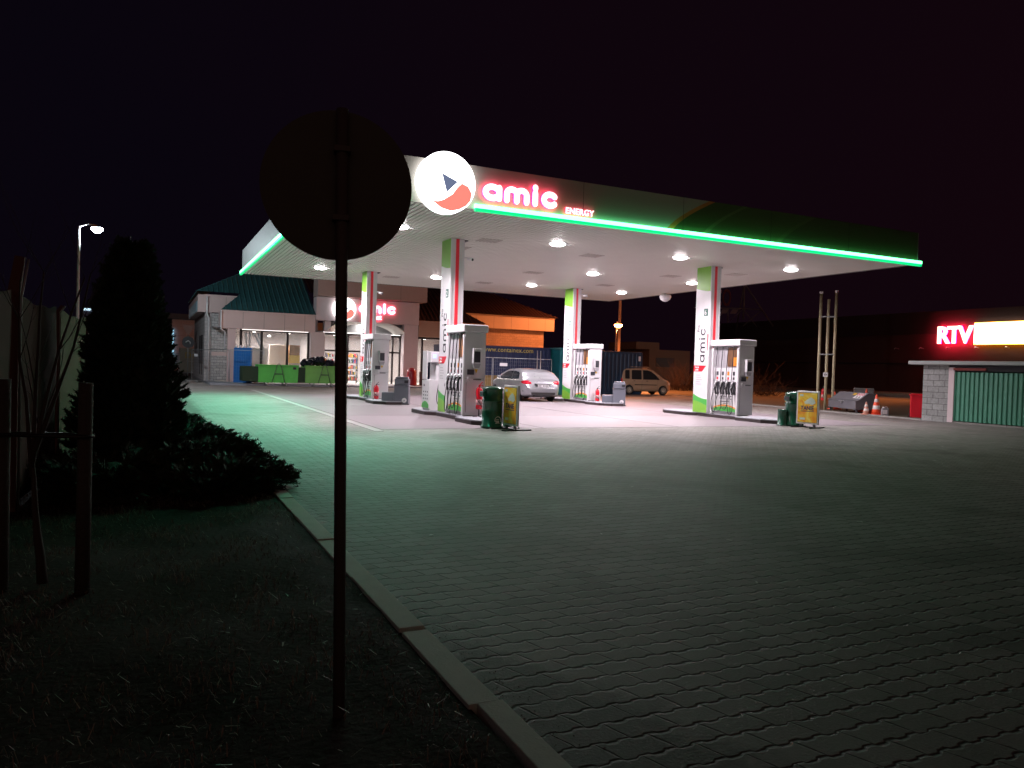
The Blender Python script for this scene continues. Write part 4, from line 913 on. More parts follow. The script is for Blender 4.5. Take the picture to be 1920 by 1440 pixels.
# slab, interior box
g = MB(); g.box(3.0, 22, 44.4, 62, -0.05, 0.095); g.build('plinth', islandtop, st)
wall_in = M('interior_grey_wall', (0.36, 0.34, 0.345), 0.7, var=0.04); floor_in = M('interior_floor', (0.4, 0.37, 0.34), 0.4)
g = MB(); g.box(3.42, 20.4, 55.0, 55.2, 0.1, 4.2); g.box(3.42, 3.6, 50.51, 55, 0.1, 4.2); g.box(9.35, 9.5, F+0.6, 53.5, 0.1, 4.2); g.box(20.3, 20.45, F+.6, 55, .1, 4.2)
g.build('inner_wall', wall_in, st)
g = MB(); g.box(3.42, 20.4, F+0.9, 55, 3.32, 3.4); g.build('ceiling', wall_in, st)
g = MB(); g.box(3.6, 20.3, F+0.5, 55, 0.0955, 0.11); g.build('inner_floor', floor_in, st)
tube_m = E('shop_ceiling_light', (1, 0.93, 0.85), 4)
for x, y in ((6.0, 51), (8.2, 51.5), (7.2, 53), (11, 50.5), (13.5, 50.5), (12, 53), (17.2, 50.5), (19, 51)):
    g = MB(); g.lathe([(0.09, 0), (0.11, 0.05), (0.05, 0.12)], (x, y, 3.0 if y == 53 else 3.18), 14); g.build('ceiling_light', tube_m, st)
lamp('AREA', 'shop_lamp', (6.8, 51.8, 3.1), 420, (1, 0.90, 0.84), 2.0, parent=st)
lamp('AREA', 'shop_lamp', (12.5, 51, 3.1), 700, (1, 0.93, 0.90), 2.5, parent=st)
lamp('AREA', 'shop_lamp', (18.0, 51, 3.1), 480, (1, 0.86, 0.76), 2.0, parent=st)
# entrance portal
fascia_band(st, 9.27, 16.30, F-0.45, F+1.0, 5.50, 6.60, M('brown_cornice_cladding', (0.42, 0.31, 0.28), .6, var=.05), 1.75, 'cornice')
g = MB(); g.box(9.27, 15.90, F-0.10, F+0.9, 4.02, 5.46); g.build('sign_wall', clad2, st)
g = MB(); g.box(9.86, 10.2, F+0.05, F+0.4, 3.31, 4.018); g.build('arch_shoulder', clad2, st)
g = MB(); g.box(14.95, 15.90, F+0.02, F+0.6, 0.10, 4.018); pr_ = g.build('pillar', clad2, st)
g = MB()
out = arc(12.5, 2.9, 2.75, 24, 156, 22, 1.30); inn = arc(12.5, 2.9, 2.15, 156, 24, 22, 1.05)
for i in range(22):
    a, b_ = out[i], out[i+1]; c_, d_ = inn[22-i], inn[21-i]
    P = [(a[0], F-0.02, a[1]), (b_[0], F-0.02, b_[1]), (d_[0], F+0.75, d_[1]), (c_[0], F+0.75, c_[1])]; g.face(P)
    g.face([(a[0], F-0.02, a[1]), (b_[0], F-0.02, b_[1]), (b_[0], F-0.02, b_[1]+.04), (a[0], F-0.02, a[1]+.04)])
g.build('arch', M('white_arch_reveal', (.7, .66, .6), .5, var=.03), st)
g = MB(); g.box(9.86, 14.95, F+0.78, F+0.85, 3.34, 4.0); g.build('transom', M('grey_transom', (0.16, 0.16, 0.16), .4), st)
g = MB(); g.box(9.86, 14.95, F+0.60, F+0.9, 3.16, 3.30); g.box(9.86, 14.95, F+0.66, F+.8, 2.12, 2.22)
for x in (9.9, 11.45, 12.9, 14.4, 14.9): g.box(x-0.05, x+0.05, F+0.66, F+0.8, 0.12, 3.16)
dr = g.build('entrance_door', dframe, st)
g = MB(); g.box(9.9, 14.9, F+0.72, F+0.732, 0.2, 3.16); g.build('pane', wglass, dr)
g = MB(); g.box(9.9, 14.9, F+0.70, F+0.76, 3.305, 3.335); g.build('strip_lamp', E('white_strip', (1, .97, .95), 2.5), st)
lamp('AREA', 'portal_lamp', (12.4, F+0.35, 3.95), 70, (1, .95, .92), 0.6, parent=st)
roundsign(st, Vector((10.95, F-0.33, 4.78)), 0.72, 0.2, 3.0)
lit_word(st, 'amic', (11.95, F-0.10, 4.66), 0.40, 0.23, lface, lback, 1.15)
g = MB(); text(g, 'market', NY((12.15, F-0.17, 4.24)), 0.42, 0.03, 0.012); ml = g.build('lettering', lface, st)
g = MB(); text(g, 'market', NY((12.15, F-0.14, 4.24)), 0.42, 0.018, 0.008); g.build('letter_halo', lback, ml)
# right wing
fascia_band(st, 15.92, 20.55, F+0.0, F+0.5, 3.28, 4.30, M('warm_cladding', (0.42, 0.27, 0.20), .6, var=.05), 1.35)
roofsheet(st, [[(15.92, F-0.05, 4.33), (20.75, F-0.05, 4.33), (18.6, 50.6, 5.9), (15.92, 50.6, 5.9)], [(9.3, 50.6, 5.9), (18.6, 50.6, 5.9), (16.8, 56, 8.4), (9.3, 56, 8.4)]], darkroof)
g = MB()
for x in (15.95, 16.35, 17.75, 19.1): g.box(x-0.06, x+0.06, F+0.42, F+0.55, 0.15, 3.2)
g.box(15.95, 19.1, F+0.42, F+0.55, 3.14, 3.275); wf = g.build('window', dframe, st)
g = MB(); g.box(15.95, 19.1, F+0.475, F+0.487, 0.18, 3.14); g.build('pane', wglass, wf)
g = MB(); g.box(19.16, 20.45, F+0.3, F+0.6, 0.1, 3.275); g.build('end_wall', clad, st)
# taller rear wing lit by the street lamp
RW = 52.5
warm = M('salmon_cladding', (0.50, 0.36, 0.26), .6, var=.05)
fascia_band(st, 17.5, 28.45, RW, RW+0.5, 4.33, 5.35, warm, 1.45)
brick_o = brickmat('rough_render_wall', (0.45, 0.30, 0.20), (0.36, 0.24, 0.16), (0.25, 0.17, 0.12), 0.4, 0.18, .5)
g = MB(); g.box(20.5, 27.7, RW+0.3, 62, 0.0, 4.32); g.build('rear_wall', brick_o, st)
roofsheet(st, [[(17.3, RW-0.15, 5.38), (28.75, RW-0.15, 5.38), (24.6, 57.5, 7.6), (17.3, 57.5, 7.6)], [(28.75, RW-0.15, 5.38), (28.75, 62.5, 5.38), (24.6, 57.5, 7.6)]], darkroof)
# things in and before the shop
def box_thing(name, lab, cat, x0, x1, y0, y1, z0, z1, mat, parts=()):
    t = thing(name, lab, cat, (x0, y0, z0)); g = MB(); g.box(0, x1-x0, 0, y1-y0, 0, z1-z0, 0.015); g.build('body', mat, t); return t
pw = M('packing_white', (.62, .56, .5), .6, var=.05)
for a, lab in (((4.9, 5.5, 49.3, 49.9, 0.1, 1.5), 'lower white board leaning behind the left shop window'), ((5.75, 6.75, 50.2, 50.5, 0.1, 2.2), 'white cabinet behind the leftmost window mullion of the shop'), ((6.95, 8.2, 51.0, 51.2, 0.1, 2.45), 'large cream board standing behind the middle shop window'), ((5.1, 8.8, 49.8, 50.1, 0.1, 1.15), 'long low white counter behind the left shop windows')):
    t = box_thing('white_board', lab, 'board', *a, pw)
    g = MB(); g.box((a[1]-a[0])*0.5, (a[1]-a[0])*0.5+0.012, -0.012, 0, 0.1, (a[5]-a[4])-0.1); g.box(0.06, a[1]-a[0]-0.06, -0.012, 0, (a[5]-a[4])-0.14, (a[5]-a[4])-0.125); g.build('panel_joint', lilac, t)
t = box_thing('wooden_crate', 'brown and yellow wooden crate behind the right part of the left shop windows', 'crate', 8.1, 8.75, 50.4, 50.9, 1.3, 2.45, M('raw_wood', (.36, .17, .06), .7, var=.3, scale=9))
g = MB(); g.box(-0.01, 0.66, -0.02, -0.002, 0.0, 0.5); g.box(0.02, .6, -0.03, -0.021, .1, .4); g.build('lower_panel', yellow, t)
g = MB(); g.box(0, 0.65, 0, 0.5, -1.2, -0.002); g.build('base', M('crate_base', (.5, .4, .3), .7), t)
for xs, lab in (((5.3, 5.9, 5.5), 'left pale draped plastic sheet hanging behind the shop window'), ((5.75, 6.1, 6.3), 'right pale draped plastic sheet hanging behind the shop window')):
    t = thing('plastic_sheet', lab, 'plastic sheet', (0, 0, 0)); g = MB()
    for k in range(2):
        P = spline([(xs[0]+k*.25, 49.2, 3.1), (xs[2]-.1+k*.12, 49.25, 2.2), (xs[2], 49.3, 1.4)], 5)
        g.tube(P, [0.05+0.02*(i % 2) for i in range(len(P))], 6)
    g.build('drape', M('sheet_film', (.6, .62, .66), .3), t)
for x, z, lab in ((10.4, .1, 'left wire rack of printed goods behind the entrance glass'), (11.6, .1, 'red and white display rack behind the entrance glass'), (13.2, .1, 'shelf of goods behind the entrance glass right of the pump')):
    t = thing('display_rack', lab, 'display rack', (x, 50.2, z), 0, 'racks inside the shop'); g = MB()
    for k in range(5): g.box(0, 0.9, 0, 0.4, 0.15+k*0.38, 0.17+k*0.38)
    for q in (0, .87): g.box(q, q+.03, 0, .4, 0, 1.95)
    g.build('shelves', dgrey, t)
    cols = [red, white, yellow, M('goods_blue', (.05, .1, .4), .4), orange, bottle]
    for k in range(5):
        g = MB()
        for j in range(9):
            g.mi = R.randrange(6); h = 0.12+0.18*R.random(); g.box(0.035+j*0.092, 0.035+j*0.092+0.08, 0.04, 0.3, 0.171+k*0.38, 0.171+k*0.38+h)
        g.build('goods', cols, t)
t = thing('red_gas_bin', 'rounded dark red bin standing by the right pillar of the entrance', 'bin', (15.2, 47.0, 0.1))
g = MB(); g.lathe([(.30, 0), (.31, .05), (.31, .85), (.27, .98), (.15, 1.05)], (0, 0, 0), 28); g.build('body', M('dark_red_plastic', (.32, .01, .02), .35), t)
g = MB(); g.lathe([(.18, 1.051), (.16, 1.10), (.05, 1.12)], (0, 0, 0), 20); g.build('lid', M('dark_red_lid', (.4, .02, .03), .3), t)
t = box_thing('newspaper_box', 'dark brown low cabinet between red bin and blue cabinet by the shop', 'cabinet', 15.95, 16.75, 47.2, 47.7, 0.1, 1.0, M('dark_brown_board', (.05, .02, .015), .6))
g = MB(); g.box(0.06, 0.74, -0.012, 0, 0.1, .8); g.build('door', M('brown_door', (.09, .035, .03), .5), t)
t = box_thing('gas_bottle_cabinet', 'tall narrow dark blue cabinet left of the nearest dispenser, before the shop window', 'cabinet', 14.85, 15.5, 42.9, 43.6, 0.0, 1.95, blue)
g = MB()
for k in range(5): g.box(0.05+k*0.12, 0.08+k*0.12, -0.015, 0, 0.1, 1.85)
g.build('grille', dblue, t)
t = thing('blue_tarpaulin_stack', 'upright bright blue covered stack behind the mesh panel by the stone wall', 'covered stack', (4.42, 46.9, 0.1))
g = MB(); g.prism([(0, 0), (.78, -1.5), (.86, -1.4), (.86, .5), (.05, .5)], ((0, 0, 0), (1, 0, 0), (0, 1, 0), (0, 0, 1)), 2.0); g.build('cover', M('bright_blue_cover', (.02, .16, .50), .5, var=.2, scale=3), t)
g = MB()
for k in range(4): g.tube([(0.1+.2*k, -0.3*k+.1, 2.0), (0.16+.2*k, -0.28*k, 2.12)], .07, 6)
g.build('packing', white, t)
mesh_panel(4.05, 5.85, 45.2, 44.9, 1.95, 'mesh fence panel in front of the stone wall and bright blue stack', False)
mesh_panel(2.3, 4.0, 49.4, 45.3, 1.95, 'mesh fence panel running back along the left side of the shop', True)
# skips
gskip = M('skip_green_paint', (0.075, 0.46, 0.06), .55, var=.25, scale=2)
gskip2 = M('skip_olive_paint', (0.14, 0.38, 0.07), .6, var=.3, scale=2)
def skip(loc, label, mat):
    t = thing('rubbish_skip', label, 'skip', loc, 0, 'green rubbish skips before the shop')
    g = MB(); g.prism([(0.0, 0.20), (2.12, 0.20), (2.16, 1.18), (0.0, 1.20)], NY((0, 0, 0)), -1.5); g.box(-0.03, 2.19, -0.05, 0.0, 1.13, 1.20, .01); g.build('hull', mat, t)
    g = MB(); g.box(-0.85, -0.002, 0.05, 1.4, 0.25, 1.08, .02); g.build('side_wing', M('skip_dark_end', (.012, .035, .012), .7), t)
    g = MB()
    for a, b_ in (((0.72, .2), (0.98, 1.12)), ((1.42, .2), (1.2, 1.12))): g.tube([(a[0], -0.03, a[1]), (b_[0], -0.03, b_[1])], 0.015, 6)
    g.tube(spline([(0.95, -.05, 1.12), (1.08, -.05, 1.26), (1.2, -.05, 1.12)]), .02, 6); g.build('brace', dgrey, t)
    g = MB()
    for x in (0.5, 1.5): g.lathe([(.05, -.04), (.11, -.035), (.11, .035), (.05, .04)], (x, .1, .11), 14, True, 'X'); g.lathe([(.05, -.04), (.11, -.035), (.11, .035), (.05, .04)], (x, 1.3, .11), 14, True, 'X')
    g.build('castor', steel, t)
    g = MB(); g.box(0.85, 1.3, -0.056, -0.051, .66, .71); g.box(1.85, 2.02, -0.056, -0.051, .95, 1.08); g.build('stencil', ink, t)
    return t
skip((5.46, 44.1, 0), 'bright green skip with empty top, the left of the two', gskip)
skip((8.02, 44.2, 0), 'green skip heaped with dark bags, cut by the round sign pole', gskip2)
t = thing('rubbish_bag_heap', 'heap of shiny dark plastic bags piled on the right skip', 'rubbish bags', (8.9, 44.9, 1.16))
for k in range(26):
    g = MB(); b = bmesh.new(); bmesh.ops.create_icosphere(b, subdivisions=2, radius=0.17+0.08*R.random())
    for v in b.verts: v.co *= 1+0.25*noise.noise(v.co*9+Vector((k, 0, 0)))
    x = R.gauss(0, .42); g.add(b, Matrix.Translation((x, R.uniform(-.5, .5), 0.05+max(0, 0.32-abs(x)*.35)*R.random()+0.1)))
    g.build('bag', M('bin_bag', (.012, .013, .02), .25, var=.3) if k == 0 else bpy.data.materials['bin_bag'], t)

# ================================================================ RIGHT HAND SIDE
sx, sy0, sy1, sh = 24.82, 8.0, 18.25, 2.12
t = thing('block_shed', 'grey block shed with green ribbed double door and flat roof', 'shed', (0, 0, 0))
g = MB(); g.box(sx, sx+4.5, sy1-0.95, sy1, 0.0, 1.98); g.box(sx+0.03, sx+4.5, sy0, sy0+.3, 0, 1.98); g.box(sx+4.2, sx+4.49, sy0+.3, sy1-.95, 0, 1.98); g.build('block_wall', brickmat('split_grey_block', (0.34, 0.35, 0.34), (0.27, 0.28, 0.27), (0.10, 0.10, 0.10), 0.42, 0.205, .8, ax='YZ'), t)
g = MB(); g.box(sx+0.04, sx+0.3, sy0+.3, sy1-0.95, 1.78, 1.98); g.build('lintel', M('dark_lintel', (.04, .04, .045), .8), t)
g = MB(); g.box(sx-0.35, sx+4.8, sy0-.3, sy1+0.35, 1.985, 2.11, 0.01); g.build('roof_slab', M('roof_edge_sheet', (0.36, 0.38, 0.37), .6, var=.12), t)
gdoor = M('green_door_sheet', (0.055, 0.24, 0.155), .5, var=.15, scale=1.3)
for y0, y1 in ((sy1-4.0, sy1-1.16), (sy1-6.9, sy1-4.03)):
    g = MB(); pts = []; n = int((y1-y0)/0.15)
    pts = [(0, 0)]
    for k in range(n):
        a = k*(y1-y0)/n; w = (y1-y0)/n; pts += [(a+w*.08, 0), (a+w*.25, 0.035), (a+w*.6, 0.035), (a+w*.78, 0)]
    pts += [(y1-y0, 0), (y1-y0, 0.06), (0, 0.06)]
    g.prism(pts, ((sx+.03, y0, 0.08), (0, 1, 0), (1, 0, 0), (0, 0, 1)), 1.66); d = g.build('door', gdoor, t)
    if y0 > 14: g = MB(); g.box(sx-0.02, sx+.03, y0+.06, y0+.26, 1.17, 1.21, .005); g.box(sx-.01, sx+.03, y0+.02, y0+.06, 1.0, 1.22); g.build('handle', steel, d)
g = MB(); g.box(sx+0.0, sx+.06, sy1-1.155, sy1-.952, 0.02, 1.9); g.build('door_post', clad2, t)
g = MB(); g.box(sx-0.01, sx+.038, sy1-2.25, sy1-1.12, 1.80, 1.88); g.build('red_board', M('faded_red_board', (.30, .06, .05), .7, var=.3, scale=12), t)
g = MB(); g.box(sx-0.35, sx-0.03, sy1-4.1, sy1-3.75, 0.0, .12, .01); g.build('door_stop_block', gdoor, t)
t = thing('wheelie_bin', 'red wheelie bin leaning beside the grey block wall of the shed', 'bin', (25.35, 18.85, 0.03), 0.75)
t.scale = (.80, .80, .96)
g = MB(); g.prism([(-.22, 0.04), (.24, 0.04), (.29, .86), (-.27, .86)], ((0, .25, 0), (1, 0, 0), (0, 0, 1), (0, -1, 0)), .5); g.build('tub', red, t)
g = MB(); g.box(-.32, .34, -.30, .30, .862, .91, .015); g.box(-.25, .27, -.22, .22, .91, .935, .01); g.tube([(.34, -.2, .88), (.40, -.2, .88), (.40, .2, .88), (.34, .2, .88)], .016, 6); g.build('lid', red, t)
for y in (-.26, .26):
    g = MB(); g.lathe([(.04, -.03), (.10, -.025), (.10, .025), (.04, .03)], (.24, y, .10), 18, True, 'Y'); g.build('wheel', black, t)
# vent pipes
t = thing('vent_pipes', 'three tall steel vent pipes joined by cross bars at the kerb', 'vent pipes', (26.1, 23.75, 0.03), -0.85)
for k, (x, h) in enumerate(((-.29, 4.98), (0.02, 4.72), (.31, 5.02))):
    g = MB(); g.cyl((x, 0, 0), (x, 0, h), 0.06, seg=12); p = g.build('pipe', M('weathered_pipe', (.50, .44, .28), .6, .1, var=.2) if k == 0 else bpy.data.materials['weathered_pipe'], t)
    if k != 1: g = MB(); g.lathe([(.07, h-.02), (.075, h+.05), (.06, h+.08)], (x, 0, 0), 14); g.build('vent_cap', white, p)
for z in (3.95, 2.35): g = MB(); g.box(-.27, .29, -.075, -.05, z, z+.05); g.build('cross_bar', steel, t)
g = MB(); g.box(-.1, .09, -.08, -.0755, 1.42, 1.60); sg = g.build('warning_plate', white, t)
g = MB(); text(g, 'EX', NY((-.06, -.081, 1.47)), .11, .003, .002); g.build('lettering', ink, sg)
extinguisher((26.35, 24.05, 0.42), 'red extinguisher hung on the left of the vent pipes', False, .55)
# sand box on legs
t = thing('sand_box', 'grey metal sand box with sloping lid and warning labels by the kerb', 'sand box', (26.05, 23.5, 0.03), -1.95)
L_ = 2.25
g = MB(); g.prism([(0, .16), (.85, .16), (.85, .78), (.52, .80), (.16, .52), (0, .47)], ((0, 0, 0), (0, 1, 0), (0, 0, 1), (1, 0, 0)), L_); g.build('hull', M('grey_box_paint', (.13, .13, .145), .5, var=.15, scale=3), t)
g = MB(); g.prism([(-.03, .475), (.0, .475), (.17, .525), (.53, .805), (.87, .785), (.87, .80), (.52, .825), (.14, .545), (-.03, .49)], ((-.03, 0, 0), (0, 1, 0), (0, 0, 1), (1, 0, 0)), L_+.06); g.build('lid', M('grey_lid_paint', (.17, .17, .185), .45, var=.12, scale=3), t)
for x in (.06, L_-.06):
    for y in (.08, .78): g = MB(); g.box(x-.03, x+.03, y-.03, y+.03, 0, .16); g.build('leg', dgrey, t)
sl = lambda x, s: ((x, .14+s*.79-.004, .545+s*.61+.003), (1, 0, 0), (0, .79, .61), (0, -.61, .79))
g = MB(); g.prism([(0, 0), (.58, 0), (.58, .33), (0, .33)], sl(1.62, .08), .004); lb = g.build('warning_labels', white, t)
g = MB()
for k in range(3): g.tube([(Vector(sl(1.62, .08)[0])+Vector((.11+.18*k+.06*math.cos(a), 0, 0))+Vector((0, .79, .61))*(.24+.06*math.sin(a))+Vector((0, -.61, .79))*.006) for a in [j*PI/6 for j in range(13)]], .010, 5)
g.build('prohibition_rings', red, lb)
g = MB()
for k in range(2): g.prism([(.14+.2*k, .04), (.28+.2*k, .04), (.21+.2*k, .14)], sl(1.62, .08), .007)
g.build('hazard_triangles', M('hazard_dark', (.08, .07, .02), .5), lb)
g = MB(); g.prism([(0, 0), (.24, 0), (.24, .12), (0, .12)], sl(1.3, .28), .004); g.build('yellow_sticker', yellow, t)
g = MB(); g.box(.95, 1.4, -.045, -.02, .44, .47, .005); g.box(1.12, 1.2, -.04, -.0, .36, .44); g.build('handle', steel, t)
t = box_thing('grey_utility_box', 'small grey box standing behind the sand box', 'utility box', 0, .75, 0, .5, 0, .98, M('utility_grey', (.17, .165, .16), .6))
t.location = (27.05, 23.05, .03); t.rotation_euler = (0, 0, -.8)
g = MB(); g.box(-.02, .77, -.02, .52, .9, .94); g.build('cap', M('utility_cap', (.14, .13, .12), .6), t)
conem = M('cone_orange', (.85, .09, .03), .5, var=.15, scale=15); conew = M('cone_reflective', (.75, .7, .66), .4, var=.1)
def cone(loc, label, h, old=False, rz=0):
    t = thing('traffic_cone', label, 'traffic cone', loc, rz, 'orange traffic cones by the sand box')
    r = h*.24
    def rad(z): return r*(1-z/h)*.86+.025
    g = MB(); g.lathe([(rad(z), z) for z in (0.03, h*.3, h*.6, h*.95)]+[(.018, h)], (0, 0, 0), 24); g.build('body', conem if not old else M('cone_faded', (.6, .28, .2), .7, var=.5, scale=14), t)
    for a, b_ in ((.28, .46), (.62, .78)):
        g = MB(); g.lathe([(rad(h*a)+.001, h*a), (rad(h*a)+.004, h*a+.003), (rad(h*b_)+.004, h*b_-.003), (rad(h*b_)+.001, h*b_)], (0, 0, 0), 24); g.build('white_band', conew, t)
    g = MB(); g.box(-r*1.15, r*1.15, -r*1.15, r*1.15, 0, .035, .01); g.build('base', conem if not old else bpy.data.materials['cone_faded'], t)
cone((25.42, 20.62, .03), 'tallest orange and white cone right of the sand box', .80)
cone((25.15, 20.85, .03), 'faded dirty cone leaning at the sand box end, left of the tallest cone', .50, True)
cone((27.0, 22.4, .03), 'orange cone showing behind the right end of the sand box', .97)
cone((27.2, 24.2, .03), 'small orange cone tip showing over the left end of the sand box', .78)
t = thing('canister', 'small grey and white canister right of the cones', 'canister', (25.5, 20.3, .03), -.6)
g = MB(); g.box(-.12, .12, -.09, .09, 0, .28, .02); g.build('body', M('canister_grey', (.25, .25, .26), .4), t)
g = MB(); g.cyl((-.05, 0, .28), (-.05, 0, .34), .03); g.tube([(0, 0, .28), (.0, 0, .33), (.08, 0, .33), (.09, 0, .28)], .012, 6); g.build('cap', white, t)
g = MB(); g.box(-.1, .06, -.095, -.0905, .06, .22); g.build('label', white, t)

# big retail building far right
wallm = M('dark_retail_wall', (0.10, 0.045, 0.04), .8, var=.25, scale=.4)
t = thing('retail_hall', 'huge dark store hall beyond the road carrying the RTV sign', 'store', (0, 0, 0))
g = MB(); g.box(75, 130, 8, 92, 0, 6.3); g.build('wall', wallm, t)
g = MB(); g.box(74.7, 130, 7.7, 92.3, 6.301, 8.7); g.build('parapet', M('dark_parapet', (0.055, 0.028, 0.026), .8, var=.2, scale=.5), t)
g = MB()
g.box(74.94, 75, 8, 92, 3.1, 3.2)
g.build('wall_seam', ink, t)
for k in range(7):
    g = MB(); y = 58-k*3.0; g.tube([(74.7, y, 4.75), (74.1, y, 4.85), (73.95, y, 4.7)], .05, 5); g.build('wall_spot', steel, t)
rface = E('rtv_letter_light', (1, 0.55, 0.45), 3.2); rhal = E('rtv_red_halo', (1, 0.0, 0.06), 40)
g = MB(); text(g, 'RTV', ((74.35, 53.3, 5.30), (0, -1, 0), (0, 0, 1), (-1, 0, 0)), 2.45, .12, .055, squash=.92, space=.86); rl = g.build('lettering', rface, t)
g = MB(); text(g, 'RTV', ((74.5, 53.3, 5.30), (0, -1, 0), (0, 0, 1), (-1, 0, 0)), 2.45, .06, .05, squash=.92, space=.86); g.build('letter_halo', rhal, rl)
g = MB(); g.box(74.4, 74.68, 30, 49.35, 5.25, 7.15); g.build('light_box', E('white_yellow_box', (1, .95, .86), 6), t)
g = MB(); g.box(74.62, 74.695, 29.9, 49.5, 5.1, 7.3); g.build('box_edge_light', E('amber_edge', (1, .42, .0), 6), t)
# rooftop letters on a frame
t = thing('rooftop_sign', 'unlit rooftop letters on steel frame above the dark store, right of the rightmost column', 'rooftop sign', (0, 0, 0))
rm = M('dark_red_letters', (.16, .02, .035), .6, var=.2); fm2 = M('dark_frame_steel', (.20, .17, .16), .7)
fr = ((70.2, 78.6, 0), Vector((.86, -.51, 0)), (0, 0, 1), Vector((-.51, -.86, 0)))
def fp(a, z, d=0): return Vector(fr[0])+fr[1]*a+Vector((0, 0, z))-fr[3]*d
g = MB(); text(g, 'TESCO', (fp(-5.6, 10.4), fr[1], (0, 0, 1), fr[3]), 3.2, .15, .03, squash=.46); g.build('lettering', rm, t)
g = MB()
for k in range(4): g.prism([(0, 0), (.75, 0), (1.05, .55), (.3, .55)], (fp(-4.9+k*1.25, 9.4), fr[1], (0, 0, 1), fr[3]), .1)
g.build('stripes', M('pale_stripes', (.25, .17, .17), .6), t)
g = MB()
g.tube([fp(-5.9, 10.1), fp(.6, 10.1)], .08, 5); g.tube([fp(0.6, 8.7), fp(.6, 13.6)], .12, 5); g.tube([fp(.6, 13.6), fp(.6, 7, 5), ], .09, 5); g.tube([fp(.6, 13.4), fp(4.8, 7.8, 1)], .10, 5); g.tube([fp(.6, 10.1), fp(3.2, 10.1, 1)], .06, 5); g.tube([fp(.6, 7.8), fp(3.2, 10.1, 1)], .06, 5); g.tube([fp(.6, 10.0), fp(2.6, 7.8, 1)], .06, 5)
for k in range(3): g.tube([fp(-5.4+k*2, 8.2), fp(-5.4+k*2, 10.1)], .07, 5); g.tube([fp(-5.4+k*2, 8.2), fp(-3.4+k*2, 10.1)], .04, 5)
g.build('frame', fm2, t)

# sodium street lamp and mast behind containers
def streetlamp(name, label, base, h, head, col, power, emis, polem, arm=0.5, r=.07, hs=.22):
    t = thing(name, label, 'street lamp', base)
    g = MB(); g.tube([(0, 0, 0), (0, 0, h), (arm*.5, 0, h+.15), (arm, 0, h+.1)], [r*1.25, r*.8, r*.6, r*.5], 10); g.build('pole', polem, t)
    g = MB(); g.lathe([(hs*.3, .10), (hs, .04), (hs*1.05, 0.0)], (arm, 0, h), 18); g.build('hood', dgrey, t)
    g = MB(); g.lathe([(hs*.95, 0), (hs*.9, -hs*.35), (hs*.45, -hs*.75)], (arm, 0, h-.002), 18); g.build('lamp_glass', E(name+'_glow', col, emis), t)
    lamp('SPOT' if power > 2000 else 'POINT', 'street_lamp_light', (arm, 0, h-hs*.75-.12), power, col, .12, parent=t, spot=math.radians(165))
    return t
brownp = M('rusty_pole', (.30, .20, .16), .7, var=.2)
streetlamp('street_lamp', 'glowing orange street lamp above the dark blue corrugated container', (30.2, 46.4, 0), 4.75, None, (1, .31, .09), 2050, 60, brownp, .16, .06, .30)
t = thing('street_lamp', 'tall orange street lamp by the road, just past the right edge of the frame', 'street lamp', (61.6, 34.9, 0)); g = MB(); g.tube([(0, 0, 0), (0, 0, 11), (-.6, 0, 11.3), (-1.4, 0, 11.35)], [.14, .08, .06, .05], 10); g.build('pole', brownp, t)
g = MB(); g.box(-1.9, -1.3, -.2, .2, 11.25, 11.4, .03); g.build('hood', dgrey, t)
g = MB(); g.box(-1.86, -1.34, -.16, .16, 11.18, 11.245, .02); g.build('lamp_glass', E('far_street_lamp_glow', (1, .30, .06), 40), t)
lo_ = lamp('SPOT', 'street_lamp_light', (-1.7, 0, 11.1), 24000, (1, .27, .07), .2, parent=t, spot=math.radians(72))
lo_.rotation_euler = Vector((30-59.9, 44-34.9, -9.5)).to_track_quat('-Z', 'Y').to_euler()
t = thing('street_lamp', 'tall dark mast rising behind the canopy edge, right behind the small glowing orange lamp', 'street lamp', (31.9, 48.6, 0)); g = MB(); g.tube([(0, 0, 0), (0, 0, 9.3), (-.4, -.4, 9.6), (-1.0, -1.0, 9.65)], [.13, .08, .06, .05], 10); g.build('pole', brownp, t)
g = MB(); g.box(-1.35, -.9, -1.2, -.9, 9.55, 9.7, .03); g.build('hood', dgrey, t)
lamp('SPOT', 'street_lamp_light', (-1.1, -1.05, 9.5), 9000, (1, .30, .10), .15, parent=t, spot=math.radians(172))
# small building and brush behind the minivan
t = thing('small_building', 'low building with dark window lit orange behind the beige minivan', 'building', (0, 0, 0))
wb = M('dull_orange_render', (.26, .17, .12), .8, var=.2)
g = MB(); g.box(50.0, 55.6, 70, 76, 0, 3.9); g.box(48.5, 51.6, 70.4, 76, 3.901, 4.7); g.build('wall', wb, t)
g = MB(); g.box(50.9, 53.4, 69.94, 70, 2.0, 3.0); g.build('window', dframe, t)
twm = M('bare_brush_twigs', (.045, .022, .015), .9)
def brush(loc, label, n, h, sp, name='bare_bush'):
    t = thing(name, label, 'bush', loc, 0, 'bare bushes beyond the forecourt'); g = MB()
    for k in range(n):
        a = R.random()*2*PI; l = h*(.5+.6*R.random()); p = Vector((R.gauss(0, sp*.3), R.gauss(0, sp*.3), 0)); q = p+Vector((math.cos(a)*sp*R.random()*.6, math.sin(a)*sp*R.random()*.6, l*.55)); e = q+Vector((math.cos(a+.4)*sp*.4*R.random(), math.sin(a)*sp*.4*R.random(), l*.45))
        g.tube([p, q, e], [.02, .012, .004], 4)
        for j in range(4):
            s = p.lerp(q, R.random()) if j < 2 else q.lerp(e, R.random()); aa = R.random()*6.3; g.tube([s, s+Vector((math.cos(aa)*.3, math.sin(aa)*.3, .35))*R.uniform(.5, 1.2)], [.008, .003], 3)
    g.build('branches', twm, t); return t
brush((38.5, 48.5, 0), 'bare brush glowing orange right behind the minivan bonnet', 90, 2.3, 3.2)
